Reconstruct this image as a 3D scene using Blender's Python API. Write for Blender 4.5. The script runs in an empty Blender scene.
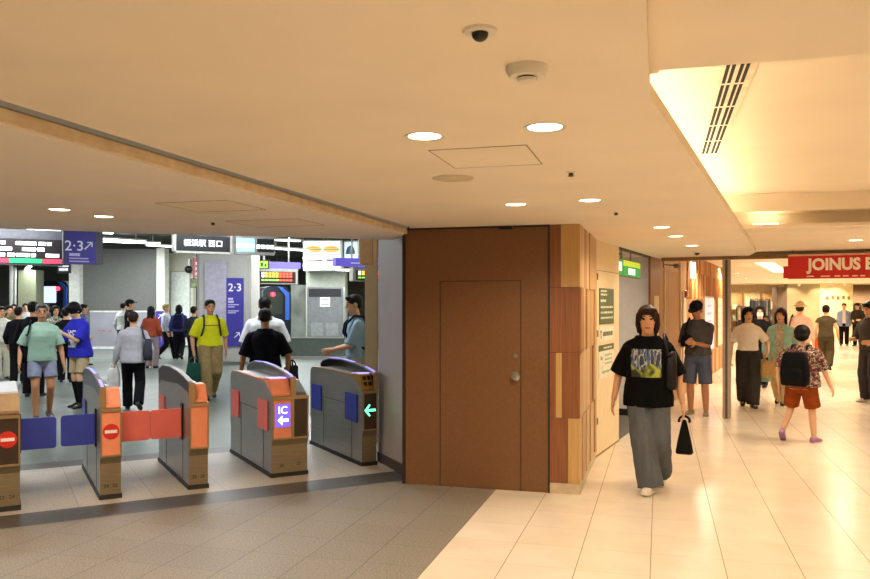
import bpy, bmesh, math, random
from mathutils import Vector, Matrix
random.seed(7)
SC = bpy.context.scene
C = SC.collection
V = Vector
PI = math.pi

# ------------------------------------------------------------------ camera geometry
F, HC, HY = 790.0, 1.65, 304.5          # focal length (px), eye height (m), horizon row
TH = math.atan(224.5 / F)               # camera turned left of the corridor axis (+Y)
FW = V((-math.sin(TH), math.cos(TH), 0)); RT = V((math.cos(TH), math.sin(TH), 0))
YAW = TH                                 # rotz that turns a thing's front (-Y) to the camera
G45 = math.radians(45)
Gd = V((-math.sin(G45), math.cos(G45), 0)); Rd = V((math.cos(G45), math.sin(G45), 0))
A2 = math.radians(9.5)
U2 = V((math.sin(A2), math.cos(A2), 0)); V2 = V((math.cos(A2), -math.sin(A2), 0))

def P(px, d, z=0.0):                     # point at a sight column and a distance
    return FW * d + RT * ((px - 435) / F * d) + V((0, 0, z))
def FL(px, py, z=0.0):
    return P(px, F * (HC - z) / (py - HY), z)
def ZZ(py, d): return HC - (py - HY) * d / F
def span(px0, d0, px1, u):               # length along u from column px0 (at d0) to column px1
    a = P(px0, d0); k = px1 - 435
    return (k * a.dot(FW) - F * a.dot(RT)) / (F * u.dot(RT) - k * u.dot(FW))
def RG(r, g, z=0.0): return Rd * r + Gd * g + V((0, 0, z))

# ------------------------------------------------------------------ materials
def lin(c):
    if isinstance(c, str):
        c = c.lstrip('#'); c = [int(c[i:i+2], 16) / 255 for i in (0, 2, 4)]
    return tuple(x / 12.92 if x <= .04045 else ((x + .055) / 1.055) ** 2.4 for x in c)
MC = {}
def M(name, col, rough=.5, metal=0.0, var=.08, scale=9.0, bump=0.0, emit=0.0, stretch=None, coat=0.0, col2=None, detail=3.0, spec=.5):
    if name in MC: return MC[name]
    m = bpy.data.materials.new(name); m.use_nodes = True
    nt = m.node_tree; N = nt.nodes; L = nt.links
    b = N['Principled BSDF']
    c = lin(col); b.inputs['Roughness'].default_value = rough; b.inputs['Metallic'].default_value = metal
    b.inputs['Specular IOR Level'].default_value = spec
    if coat: b.inputs['Coat Weight'].default_value = coat; b.inputs['Coat Roughness'].default_value = .1
    tc = N.new('ShaderNodeTexCoord'); mp = N.new('ShaderNodeMapping')
    if stretch: mp.inputs['Scale'].default_value = stretch
    L.new(tc.outputs['Object'], mp.inputs['Vector'])
    no = N.new('ShaderNodeTexNoise'); no.inputs['Scale'].default_value = scale; no.inputs['Detail'].default_value = detail
    L.new(mp.outputs['Vector'], no.inputs['Vector'])
    rp = N.new('ShaderNodeValToRGB')
    c2 = lin(col2) if col2 else tuple(x * (1 - 2.2 * var) for x in c)
    c1 = c if col2 else tuple(min(1, x * (1 + var)) for x in c)
    rp.color_ramp.elements[0].position = .3; rp.color_ramp.elements[1].position = .7
    rp.color_ramp.elements[0].color = (*c2, 1); rp.color_ramp.elements[1].color = (*c1, 1)
    L.new(no.outputs['Fac'], rp.inputs['Fac']); L.new(rp.outputs['Color'], b.inputs['Base Color'])
    if emit:
        L.new(rp.outputs['Color'], b.inputs['Emission Color']); b.inputs['Emission Strength'].default_value = emit
    if bump:
        bp = N.new('ShaderNodeBump'); bp.inputs['Strength'].default_value = bump; bp.inputs['Distance'].default_value = .01
        L.new(no.outputs['Fac'], bp.inputs['Height']); L.new(bp.outputs['Normal'], b.inputs['Normal'])
    MC[name] = m
    return m

def tilemat(name, colA, colB, grout, tile, off, gw, rough, nscale, rvar=.0, patch=.0, spec=.5, rot=0.0, cross=1.0):
    """floor tiles: a square grid in world metres with thin joints, speckle and tile to tile variation"""
    m = bpy.data.materials.new(name); m.use_nodes = True
    nt = m.node_tree; N = nt.nodes; L = nt.links; b = N['Principled BSDF']
    b.inputs['Specular IOR Level'].default_value = spec
    tc = N.new('ShaderNodeTexCoord'); mp = N.new('ShaderNodeMapping'); mp.vector_type = 'POINT'
    mp.inputs['Rotation'].default_value = (0, 0, rot)
    mp.inputs['Location'].default_value = (-off[0], -off[1], 0)
    L.new(tc.outputs['Object'], mp.inputs['Vector'])
    br = N.new('ShaderNodeTexBrick'); br.offset = 0.0; br.squash = 1.0
    br.inputs['Scale'].default_value = 1.0; br.inputs['Brick Width'].default_value = tile; br.inputs['Row Height'].default_value = tile
    br.inputs['Mortar Size'].default_value = 0.0; br.inputs['Mortar Smooth'].default_value = .1; br.inputs['Bias'].default_value = 0
    br.inputs['Color1'].default_value = (.5 - patch, ) * 3 + (1,); br.inputs['Color2'].default_value = (.5 + patch, ) * 3 + (1,)
    L.new(mp.outputs['Vector'], br.inputs['Vector'])
    no = N.new('ShaderNodeTexNoise'); no.inputs['Scale'].default_value = nscale; no.inputs['Detail'].default_value = 4
    L.new(mp.outputs['Vector'], no.inputs['Vector'])
    rp = N.new('ShaderNodeValToRGB'); rp.color_ramp.elements[0].position = .35; rp.color_ramp.elements[1].position = .65
    rp.color_ramp.elements[0].color = (*lin(colB), 1); rp.color_ramp.elements[1].color = (*lin(colA), 1)
    L.new(no.outputs['Fac'], rp.inputs['Fac'])
    mx = N.new('ShaderNodeMix'); mx.data_type = 'RGBA'; mx.blend_type = 'OVERLAY'; mx.inputs['Factor'].default_value = 1.0
    L.new(rp.outputs['Color'], mx.inputs['A']); L.new(br.outputs['Color'], mx.inputs['B'])
    mx2 = N.new('ShaderNodeMix'); mx2.data_type = 'RGBA'
    mx2.inputs['B'].default_value = (*lin(grout), 1)
    sx = N.new('ShaderNodeSeparateXYZ'); L.new(mp.outputs['Vector'], sx.inputs['Vector'])
    msk = []
    for ax, k in ((0, 1.0), (1, cross)):
        d1 = N.new('ShaderNodeMath'); d1.operation = 'DIVIDE'; d1.inputs[1].default_value = tile; L.new(sx.outputs[ax], d1.inputs[0])
        f1 = N.new('ShaderNodeMath'); f1.operation = 'FRACT'; L.new(d1.outputs[0], f1.inputs[0])
        s1 = N.new('ShaderNodeMath'); s1.operation = 'SUBTRACT'; s1.inputs[1].default_value = .5; L.new(f1.outputs[0], s1.inputs[0])
        a1 = N.new('ShaderNodeMath'); a1.operation = 'ABSOLUTE'; L.new(s1.outputs[0], a1.inputs[0])
        g1 = N.new('ShaderNodeMath'); g1.operation = 'GREATER_THAN'; g1.inputs[1].default_value = .5 - gw/tile; L.new(a1.outputs[0], g1.inputs[0])
        m1 = N.new('ShaderNodeMath'); m1.operation = 'MULTIPLY'; m1.inputs[1].default_value = k; L.new(g1.outputs[0], m1.inputs[0]); msk.append(m1)
    mm = N.new('ShaderNodeMath'); mm.operation = 'MAXIMUM'; L.new(msk[0].outputs[0], mm.inputs[0]); L.new(msk[1].outputs[0], mm.inputs[1])
    L.new(mm.outputs[0], mx2.inputs['Factor']); L.new(mx.outputs['Result'], mx2.inputs['A'])
    L.new(mx2.outputs['Result'], b.inputs['Base Color'])
    n2 = N.new('ShaderNodeTexNoise'); n2.inputs['Scale'].default_value = 1.3; L.new(mp.outputs['Vector'], n2.inputs['Vector'])
    mr = N.new('ShaderNodeMapRange'); mr.inputs['To Min'].default_value = rough - rvar; mr.inputs['To Max'].default_value = rough + rvar
    L.new(n2.outputs['Fac'], mr.inputs['Value']); L.new(mr.outputs['Result'], b.inputs['Roughness'])
    MC[name] = m
    return m

def slatmat(name, cols, width, axis=0, rough=.45):
    """upright laminate boards of random tones: one tone per cell along an axis, with grain"""
    m = bpy.data.materials.new(name); m.use_nodes = True
    nt = m.node_tree; N = nt.nodes; L = nt.links; b = N['Principled BSDF']; b.inputs['Roughness'].default_value = rough
    tc = N.new('ShaderNodeTexCoord'); sp = N.new('ShaderNodeSeparateXYZ'); L.new(tc.outputs['Object'], sp.inputs['Vector'])
    dv = N.new('ShaderNodeMath'); dv.operation = 'DIVIDE'; dv.inputs[1].default_value = width; L.new(sp.outputs[axis], dv.inputs[0])
    fl = N.new('ShaderNodeMath'); fl.operation = 'FLOOR'; L.new(dv.outputs[0], fl.inputs[0])
    dz = N.new('ShaderNodeMath'); dz.operation = 'DIVIDE'; dz.inputs[1].default_value = .572; L.new(sp.outputs[2], dz.inputs[0])
    fz = N.new('ShaderNodeMath'); fz.operation = 'FLOOR'; L.new(dz.outputs[0], fz.inputs[0])
    cb = N.new('ShaderNodeCombineXYZ'); L.new(fl.outputs[0], cb.inputs[0]); L.new(fz.outputs[0], cb.inputs[1])
    wn = N.new('ShaderNodeTexWhiteNoise'); wn.noise_dimensions = '2D'; L.new(cb.outputs[0], wn.inputs['Vector'])
    rp = N.new('ShaderNodeValToRGB'); rp.color_ramp.interpolation = 'CONSTANT'
    e = rp.color_ramp.elements
    while len(e) < len(cols): e.new(.5)
    for i, c in enumerate(cols): e[i].position = i / len(cols); e[i].color = (*lin(c), 1)
    L.new(wn.outputs['Value'], rp.inputs['Fac'])
    mp = N.new('ShaderNodeMapping'); mp.inputs['Scale'].default_value = (30, 30, 1.5); L.new(tc.outputs['Object'], mp.inputs['Vector'])
    no = N.new('ShaderNodeTexNoise'); no.inputs['Scale'].default_value = 2; L.new(mp.outputs['Vector'], no.inputs['Vector'])
    mx = N.new('ShaderNodeMix'); mx.data_type = 'RGBA'; mx.blend_type = 'MULTIPLY'; mx.inputs['Factor'].default_value = .25
    L.new(rp.outputs['Color'], mx.inputs['A']); L.new(no.outputs['Color'], mx.inputs['B'])
    L.new(mx.outputs['Result'], b.inputs['Base Color'])
    MC[name] = m
    return m

# ------------------------------------------------------------------ mesh builder
class MB:
    def __init__(self): self.bm = bmesh.new(); self.mi = 0
    def _f(self, vs):
        try:
            f = self.bm.faces.new(vs); f.material_index = self.mi; return f
        except ValueError: return None
    def box(self, x0, x1, y0, y1, z0, z1):
        vs = [self.bm.verts.new((x, y, z)) for z in (z0, z1) for x, y in ((x0, y0), (x1, y0), (x1, y1), (x0, y1))]
        for q in ((3, 2, 1, 0), (4, 5, 6, 7), (0, 1, 5, 4), (1, 2, 6, 5), (2, 3, 7, 6), (3, 0, 4, 7)): self._f([vs[i] for i in q])
        return self
    def obox(self, c, ux, hx, hy, z0, z1):            # box with its x axis along ux
        ux = V(ux).normalized(); uy = V((-ux.y, ux.x, 0)); c = V((c[0], c[1], 0))
        pts = [c - ux*hx - uy*hy, c + ux*hx - uy*hy, c + ux*hx + uy*hy, c - ux*hx + uy*hy]
        return self.prism([(p.x, p.y) for p in pts], z0, z1)
    def prism(self, poly, z0, z1):
        a = sum(poly[i][0]*poly[(i+1) % len(poly)][1] - poly[(i+1) % len(poly)][0]*poly[i][1] for i in range(len(poly)))
        if a < 0: poly = poly[::-1]
        lo = [self.bm.verts.new((x, y, z0)) for x, y in poly]; hi = [self.bm.verts.new((x, y, z1)) for x, y in poly]
        n = len(poly); self._f(lo[::-1]); self._f(hi)
        for i in range(n): self._f([lo[i], lo[(i+1) % n], hi[(i+1) % n], hi[i]])
        return self
    def xprism(self, poly, x0, x1):                   # polygon in (y,z) pushed along x
        a = sum(poly[i][0]*poly[(i+1) % len(poly)][1] - poly[(i+1) % len(poly)][0]*poly[i][1] for i in range(len(poly)))
        if a < 0: poly = poly[::-1]
        lo = [self.bm.verts.new((x0, y, z)) for y, z in poly]; hi = [self.bm.verts.new((x1, y, z)) for y, z in poly]
        n = len(poly); self._f(lo[::-1]); self._f(hi)
        for i in range(n): self._f([lo[i], lo[(i+1) % n], hi[(i+1) % n], hi[i]])
        return self
    def yprism(self, poly, y0, y1):                   # polygon in (x,z) pushed along y
        a = sum(poly[i][0]*poly[(i+1) % len(poly)][1] - poly[(i+1) % len(poly)][0]*poly[i][1] for i in range(len(poly)))
        if a < 0: poly = poly[::-1]
        lo = [self.bm.verts.new((x, y0, z)) for x, z in poly]; hi = [self.bm.verts.new((x, y1, z)) for x, z in poly]
        n = len(poly); self._f(lo); self._f(hi[::-1])
        for i in range(n): self._f([lo[(i+1) % n], lo[i], hi[i], hi[(i+1) % n]])
        return self
    def ring(self, c, a, b, n):                       # n points on the ellipse c + a cos + b sin
        return [self.bm.verts.new(c + a*math.cos(2*PI*i/n) + b*math.sin(2*PI*i/n)) for i in range(n)]
    def loft(self, rings, cap=True):
        n = len(rings[0])
        for r0, r1 in zip(rings, rings[1:]):
            for i in range(n): self._f([r0[i], r0[(i+1) % n], r1[(i+1) % n], r1[i]])
        if cap: self._f(rings[0][::-1]); self._f(rings[-1])
        return self
    def cone(self, p0, r0, p1, r1, n=12, cap=True):
        p0, p1 = V(p0), V(p1); d = (p1 - p0)
        if d.length < 1e-6: return self
        d.normalize(); a = d.orthogonal().normalized(); b = d.cross(a)
        return self.loft([self.ring(p0, a*r0, b*r0, n), self.ring(p1, a*r1, b*r1, n)], cap)
    def cyl(self, c, r, h, n=24): return self.cone(V(c), r, V(c) + V((0, 0, h)), r, n)
    def tube(self, pts, r, n=8):
        pts = [V(p) for p in pts]; rings = []; a = None
        for i, p in enumerate(pts):
            d = (pts[min(i+1, len(pts)-1)] - pts[max(i-1, 0)]).normalized()
            a = d.orthogonal().normalized() if a is None else (a - d*a.dot(d)).normalized()
            rr = r[i] if isinstance(r, (list, tuple)) else r
            rings.append(self.ring(p, a*rr, d.cross(a)*rr, n))
        return self.loft(rings)
    def ball(self, c, r, basis=None, u=14, v=9):
        if not isinstance(r, (tuple, list)): r = (r, r, r)
        c = V(c); B = basis or Matrix.Identity(3); rows = []
        top = self.bm.verts.new(c + B @ V((0, 0, r[2]))); bot = self.bm.verts.new(c - B @ V((0, 0, r[2])))
        for j in range(1, v):
            t = PI*j/v; rows.append([self.bm.verts.new(c + B @ V((r[0]*math.sin(t)*math.cos(2*PI*i/u), r[1]*math.sin(t)*math.sin(2*PI*i/u), r[2]*math.cos(t)))) for i in range(u)])
        for i in range(u):
            self._f([top, rows[0][i], rows[0][(i+1) % u]]); self._f([bot, rows[-1][(i+1) % u], rows[-1][i]])
        for a, b in zip(rows, rows[1:]):
            for i in range(u): self._f([a[i], b[i], b[(i+1) % u], a[(i+1) % u]])
        return self
    def capsule(self, p0, r0, p1, r1, n=10):
        self.cone(p0, r0, p1, r1, n); self.ball(p0, r0, None, n, 6); self.ball(p1, r1, None, n, 6); return self
    def lathe(self, prof, n=28, c=(0, 0, 0)):         # (radius, z) profile about a vertical axis
        c = V(c); rs = [self.ring(c + V((0, 0, z)), V((r, 0, 0)), V((0, r, 0)), n) for r, z in prof]
        return self.loft(rs)
    def rect(self, cx, cz, w, h, y, rr=0.0, t=.004, y1=None):   # upright slab facing -y
        if rr:
            pts = []
            for sx, sz, a0 in ((1, -1, -90), (1, 1, 0), (-1, 1, 90), (-1, -1, 180)):
                for k in range(5):
                    a = math.radians(a0 + 90*k/4); pts.append((cx + sx*(w/2-rr) + rr*math.cos(a), cz + sz*(h/2-rr) + rr*math.sin(a)))
        else: pts = [(cx-w/2, cz-h/2), (cx+w/2, cz-h/2), (cx+w/2, cz+h/2), (cx-w/2, cz+h/2)]
        return self.yprism(pts, y, y + t)
    def build(self, name, mats, parent=None, bevel=0.0, smooth=False, loc=None, rotz=0.0, seg=2):
        bmesh.ops.recalc_face_normals(self.bm, faces=self.bm.faces)
        if bevel: bmesh.ops.bevel(self.bm, geom=[e for e in self.bm.edges if len(e.link_faces) == 2 and e.calc_face_angle(0) > .6], offset=bevel, segments=seg, affect='EDGES', clamp_overlap=True)
        me = bpy.data.meshes.new(name); self.bm.to_mesh(me); self.bm.free()
        return mkobj(name, me, mats, parent, smooth, loc, rotz)

def mkobj(name, me, mats, parent=None, smooth=False, loc=None, rotz=0.0):
    o = bpy.data.objects.new(name, me); C.objects.link(o)
    for m in (mats if isinstance(mats, (list, tuple)) else [mats]): me.materials.append(m)
    if parent: o.parent = parent
    if loc is not None: o.location = loc
    o.rotation_euler = (0, 0, rotz)
    if smooth:
        for p in me.polygons: p.use_smooth = True
        if smooth != 'all':
            try: me.set_sharp_from_angle(angle=math.radians(40))
            except Exception: pass
    return o
def tag(o, label=None, cat=None, group=None, kind=None):
    if label: o['label'] = label
    if cat: o['category'] = cat
    if group: o['group'] = group
    if kind: o['kind'] = kind
    return o
def struct(o, label, cat): return tag(o, label, cat, None, 'structure')
def thing(name, label, cat, loc=(0, 0, 0), rotz=0.0, group=None):
    o = bpy.data.objects.new(name, None); C.objects.link(o); o.location = loc; o.rotation_euler = (0, 0, rotz); o.empty_display_size = .2
    return tag(o, label, cat, group)
def text(name, body, size, mat, parent, loc, depth=.003, align='CENTER', bold=0.0, sx=1.0):
    """upright lettering facing -Y in the parent's frame, as a mesh"""
    cu = bpy.data.curves.new('lettering', 'FONT'); cu.body = body; cu.size = size; cu.extrude = depth/2; cu.offset = bold
    cu.align_x = align; cu.align_y = 'CENTER'; cu.resolution_u = 3
    t = bpy.data.objects.new('lettering', cu); C.objects.link(t)
    dg = bpy.context.evaluated_depsgraph_get(); me = bpy.data.meshes.new_from_object(t.evaluated_get(dg))
    bpy.data.objects.remove(t); bpy.data.curves.remove(cu)
    me.transform(Matrix.Rotation(PI/2, 4, 'X') @ Matrix.Diagonal((sx, 1, 1, 1)))
    me.materials.clear()
    return mkobj(name, me, mat, parent, loc=loc)
# ------------------------------------------------------------------ palette
cream_tile = tilemat('cream floor tile', '#e6d8c4', '#dfd0ba', '#a08a68', .45, (-.505, 4.97), .0028, .23, 3.0, .06, .02, spec=.42, cross=.35)
granite = tilemat('grey granite tile', '#968b7a', '#665d51', '#544c44', .405, (-1.405, 5.15), .003, .55, 95.0, .08, .02, cross=.6)
granite_lt = tilemat('pale granite tile', '#b9ad9c', '#998d7e', '#857a6c', .60, (0, .35), .003, .5, 60.0, .05, .03, rot=-G45)
stripe_m = tilemat('dark granite band', '#474039', '#37312c', '#4a443f', .60, (0, .35), .003, .45, 60.0, .05, .04, rot=-G45)
hall_m = tilemat('grey green hall floor', '#646a63', '#5e645d', '#565c55', .60, (0, .35), .002, .36, 8.0, .06, .015, spec=.18, rot=-G45)
yellow_tact = M('tactile strip', '#b0a98c', .5)
plaster = M('warm ceiling plaster', '#ecdfcb', .8, var=.02, scale=2)
plaster2 = M('white ceiling plaster', '#ece2d6', .8, var=.02, scale=2)
dark_gap = M('dark slot', '#1a1512', .8)
brown_panel = M('brown sheet panel', '#78512f', .42, var=.05, scale=40, bump=.02)
brown_dark = M('dark brown edge', '#2f1d12', .5)
red_wood = M('reddish wood board', '#8c5633', .4, var=.12, scale=3, stretch=(30, 30, 1))
mid_wood = M('brown wood board', '#8a552f', .4, var=.12, scale=3, stretch=(30, 30, 1))
tan_wood = M('pale wood board', '#c49c60', .4, var=.06, scale=3, stretch=(30, 30, 1))
plinth_m = M('cream stone plinth', '#c9b596', .4)
cream_panel = M('cream steel panel', '#e6d3ac', .38, var=.02)
white_wall = M('white wall paint', '#d8d4cc', .6, var=.03)
grey_wall = M('lavender grey wall', '#a49c9a', .55, var=.03, scale=3)
slats = slatmat('upright wood slats', ['#c98f56', '#a9713f', '#d9a96c', '#b9804a', '#e0b67e', '#9a6537'], .11, 1)
chrome = M('brushed steel knob', '#c9c4ba', .25, 1.0, var=.03)
steel = M('brushed steel', '#a8a5a0', .38, .75, var=.08, scale=4, stretch=(40, 1, 40))
bronze = M('bronze trim', '#b39a72', .35, .8, var=.06, scale=6)
bronze_dk = M('bronze kick panel', '#a39478', .38, .8, var=.08, scale=5, stretch=(1, 1, 20))
post_m = M('steel shutter post', '#b3a596', .35, .5, var=.06)
black_m = M('black plastic', '#14130f', .35)
rubber = M('black rubber', '#26231f', .7)
white_p = M('white plastic', '#ded8cc', .45, var=.02)
grey_p = M('grey plastic', '#8d8a86', .5)
off_m = M('pale disc', '#d2c2a8', .6)

def glow(name, col, s): return M(name, col, .5, emit=s, var=.0)
lamp_warm = glow('lit warm lens', '#ffe9c4', 9.0)
lamp_white = glow('lit white tube', '#f3f6ff', 6.0)

# ------------------------------------------------------------------ floors
def flat(name, poly, mat, label, z0=-.08, z1=0.0):
    o = MB().prism(poly, z0, z1).build(name, mat); return struct(o, label, 'floor')
XB = -1.405
flat('floor', [(XB, -5), (14, -5), (26, 50), (XB, 50)], cream_tile, 'glossy cream tiled corridor floor')
flat('floor_granite', [(XB, -5), (XB, 9.3622 + XB), (-14.3622, -5)], granite, 'grey speckled granite tiles in front of the ticket gates')
def band(name, g0, g1, mat, label, r0=-14):
    k = -XB / .70711
    pts = [RG(r0, g0), RG(g0 - k, g0), RG(g1 - k, g1), RG(r0, g1)]
    return flat(name, [(p.x, p.y) for p in pts], mat, label)
band('floor_trim_front', 6.62, 7.03, stripe_m, 'dark granite band along the front of the ticket gates')
band('floor_gate', 7.03, 8.85, granite_lt, 'pale granite floor between the ticket gates')
band('floor_trim_rear', 8.85, 9.18, stripe_m, 'dark band along the rear of the ticket gates')
band('floor_hall', 9.18, 60, hall_m, 'grey green station hall floor', -45)

# ------------------------------------------------------------------ corridor ceilings
ZL, ZR, ZN, ZF = 2.35, 2.73, 2.41, 2.40
E1 = V((1.22, 11.15, 0)); E0 = V((-.03, 2.77, 0))
CT = .05
main = [(-2.17, -5), (-.03, -5), (E0.x, E0.y), (E1.x, E1.y), (1.24, 11.3), (1.24, 12.9), (-2.4, 12.9), (-2.27, 7.1), (-2.17, 7.1)]
struct(MB().prism(main, ZL, ZL + CT).build('ceiling', plaster), 'flat warm plaster ceiling over the corridor', 'ceiling')
lp = [RG(.04, 7.55), RG(1.14, 7.52), RG(3.09, 7.12), RG(3.45, 7.05)]
struct(MB().prism([(-2.262, -5), (-2.262, 7.0)] + [(p.x, p.y) for p in lp[::-1]] + [(RG(-9, 7.6).x, RG(-9, 7.6).y), (-14, -5)], 2.29, 2.36).build('ceiling_gate', plaster2),
       'pale lower ceiling over the ticket gates', 'ceiling')
# bulkhead that closes the gate ceiling against the high hall
pp = [RG(-9, 7.6), lp[0], lp[1], lp[2], lp[3], RG(3.6, 7.05)]
m = MB()
for a, b in zip(pp, pp[1:]):
    u = (b - a); mid = (a + b)/2 + Gd*.04; m.obox(mid, u, u.length/2 + .02, .03, 2.36, 4.6)
struct(m.build('wall_bulkhead', white_wall), 'bulkhead wall above the edge of the gate ceiling', 'wall')
struct(MB().box(-2.30, -2.10, -5, 7.0, 2.47, 2.50).build('trim_slot', dark_gap), 'dark shutter slot between the two ceilings', 'trim')
tr = MB().box(-2.262, -2.235, -5, 6.95, 2.30, 2.345).build('shutter_track', M('pale track lip', '#e3cfae', .5))
struct(tr, 'long shutter track lip along the edge of the gate ceiling', 'trim')
# raised tray
ux = (E1 - E0).normalized(); nx = V((-ux.y, ux.x, 0))          # nx points to the left of the slanted edge
q0 = E0 + nx*.40; q1 = E0 + ux*5.60 + nx*.40
tray = [(-.43, 2.60), (q0.x, q0.y), (q1.x, q1.y), (9, 8.3), (9, 2.60)]
struct(MB().prism(tray, ZR, ZR + .05).build('ceiling_tray', plaster), 'raised ceiling tray lit from a hidden cove', 'ceiling')
m = MB()
m.obox((q0 + q1)/2 + nx*.02, ux, (q1-q0).length/2 + .05, .02, ZL + CT, ZR)
m.box(-.45, -.41, 2.55, 2.85, ZL + CT, ZR)
struct(m.build('wall_cove', plaster), 'back wall of the ceiling cove', 'wall')
struct(MB().box(-.03, 9, -5, 2.665, ZN, ZN + .05).box(-.03, 9, 2.615, 2.664, ZN + .05, ZR).box(-.03, .0, -5, 2.665, ZL + CT, ZN + .01).build('ceiling_near', plaster), 'slightly higher ceiling soffit to the right of the corridor ceiling', 'ceiling')
# far side of the tray: beam, second cove with a lip, then the far low ceiling
m = MB(); m.box(.3, 9, 8.30, 8.42, 2.56, ZR + .05).box(.3, 9, 8.42, 8.60, 2.56, 2.62).box(.3, 9, 8.55, 8.60, ZF, 2.6)
struct(m.build('beam_tray', plaster), 'dropped beam across the far end of the ceiling tray', 'beam')
struct(MB().prism([(.797, 8.30), (9, 8.30), (9, 12.9), (1.24, 12.9), (1.24, 11.3), (1.22, 11.15)], ZF, ZF + .03).build('ceiling_far', plaster), 'low ceiling between the tray and the shutter header', 'ceiling')
# mall ceiling beyond the header
struct(MB().prism([(-3, 12.9), (14, 12.9), (24, 50), (-3, 50)], 2.62, 2.70).build('ceiling_mall', plaster), 'ceiling of the shopping street beyond the header', 'ceiling')

# cove strips (lamps on top of the ceiling slab, hidden behind its edge)
def strip_light(name, a, b, z, power, label, col=(1, .82, .52), up=True, w=.04):
    a, b = V(a), V(b); L = (b - a).length; mid = (a + b)/2; ang = math.atan2((b-a).y, (b-a).x)
    t = thing(name, label, 'light fixture', (mid.x, mid.y, z), ang)
    MB().box(-L/2, L/2, -.02, .02, 0, .015).build('channel', white_p, t)
    MB().box(-L/2 + .02, L/2 - .02, -.012, .012, .015, .022).build('lens', lamp_warm, t)
    ld = bpy.data.lights.new('cove lamp', 'AREA'); ld.shape = 'RECTANGLE'; ld.size = L; ld.size_y = w; ld.energy = power; ld.color = col
    lo = bpy.data.objects.new('lamp', ld); C.objects.link(lo); lo.parent = t; lo.location = (0, 0, .03); lo.rotation_euler = (PI, 0, 0)
    return t
c0 = E0 + nx*.18 + ux*.05; c1 = E0 + nx*.18 + ux*5.5
strip_light('cove_strip', c0, c1, ZL + CT, 17, 'hidden light strip along the slanted cove of the ceiling tray')
strip_light('cove_strip', V((.88, 8.44, 0)), V((1.15, 8.44, 0)), ZF + .03, .35, 'short hidden light strip in the far cove beside the beam')

# ------------------------------------------------------------------ ceiling fittings
def spot(par, power, col, size=160, r=.05, z=-.03, blend=.5):
    ld = bpy.data.lights.new('lamp', 'SPOT'); ld.energy = power; ld.color = col; ld.spot_size = math.radians(size); ld.spot_blend = blend; ld.shadow_soft_size = r
    lo = bpy.data.objects.new('lamp', ld); C.objects.link(lo); lo.parent = par; lo.location = (0, 0, z); return lo
WARM = (1, .85, .63)
PWR = 43
def downlight(x, y, z, label, power=PWR, r=.085, col=WARM, lens=None):
    t = thing('downlight', label, 'ceiling light', (x, y, z), 0, 'ceiling downlights')
    MB().lathe([(r*.80, 0), (r, -.004), (r*1.0, 0.0), (r*.8, .0005)]).build('trim_ring', white_p, t, smooth=True)
    MB().lathe([(.001, -.001), (r*.80, -.001), (r*.80, .0005), (.001, .0005)]).build('lens', lens or lamp_warm, t)
    spot(t, power, col)
    return t
dl = [(-.94, 3.15, 'left disc of the two nearest ceiling downlights'), (-.435, 3.12, 'right disc of the two nearest ceiling downlights'),
      (-.966, 5.47, 'lit ceiling downlight just in front of the brown panel door'), (-.45, 5.39, 'lit ceiling downlight just in front of the striped wood corner'),
      (.02, 7.45, 'first small downlight over the walking woman'), (.16, 8.47, 'second small downlight past the striped wood corner'), (.37, 9.87, 'third small downlight nearest the shutter header')]
for x, y, l in dl: downlight(x, y, ZL, l)
for i, (x, y) in enumerate([(-.95, .85), (-.44, .85), (-.95, -1.4), (-.44, -1.4)]): downlight(x, y, ZL, 'ceiling downlight behind the viewpoint')
downlight(-3.89, 4.43, 2.29, 'left one of two downlights in the gate ceiling', 48, .08, (1, .82, .62))
downlight(-3.89, 4.87, 2.29, 'right one of two downlights in the gate ceiling', 48, .08, (1, .82, .62))
for x, y in [(-3.4, 2.2), (-4.9, 3.0), (-5.6, 1.0)]: downlight(x, y, 2.29, 'downlight in the gate ceiling nearer the viewpoint', 92, .08, (1, .82, .62))
for x, y in [(1.6, 1.2), (3.4, 1.2), (1.6, -1.5), (3.4, -1.5)]: downlight(x, y, ZN, 'downlight in the near right soffit')
for x, y in [(2.2, 10.2), (3.9, 9.9), (5.4, 9.7)]: downlight(x, y, ZF, 'downlight in the low ceiling before the red banner', 80)
for x, y in [(2.2, 4.6), (2.2, 7.0), (4.2, 4.6), (4.2, 7.0)]: downlight(x, y, ZR, 'downlight in the raised ceiling tray', 68)
k = 0
for yy in (16, 21, 26, 31):
    for xx in (-.6, 1.8, 4.2):
        p = V((1.4, yy, 0)) + V2*xx + U2*0 + V(((yy-16)*.15, 0, 0))
        downlight(p.x, p.y, 2.62, 'downlight in the shopping street ceiling', 215)

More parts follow.
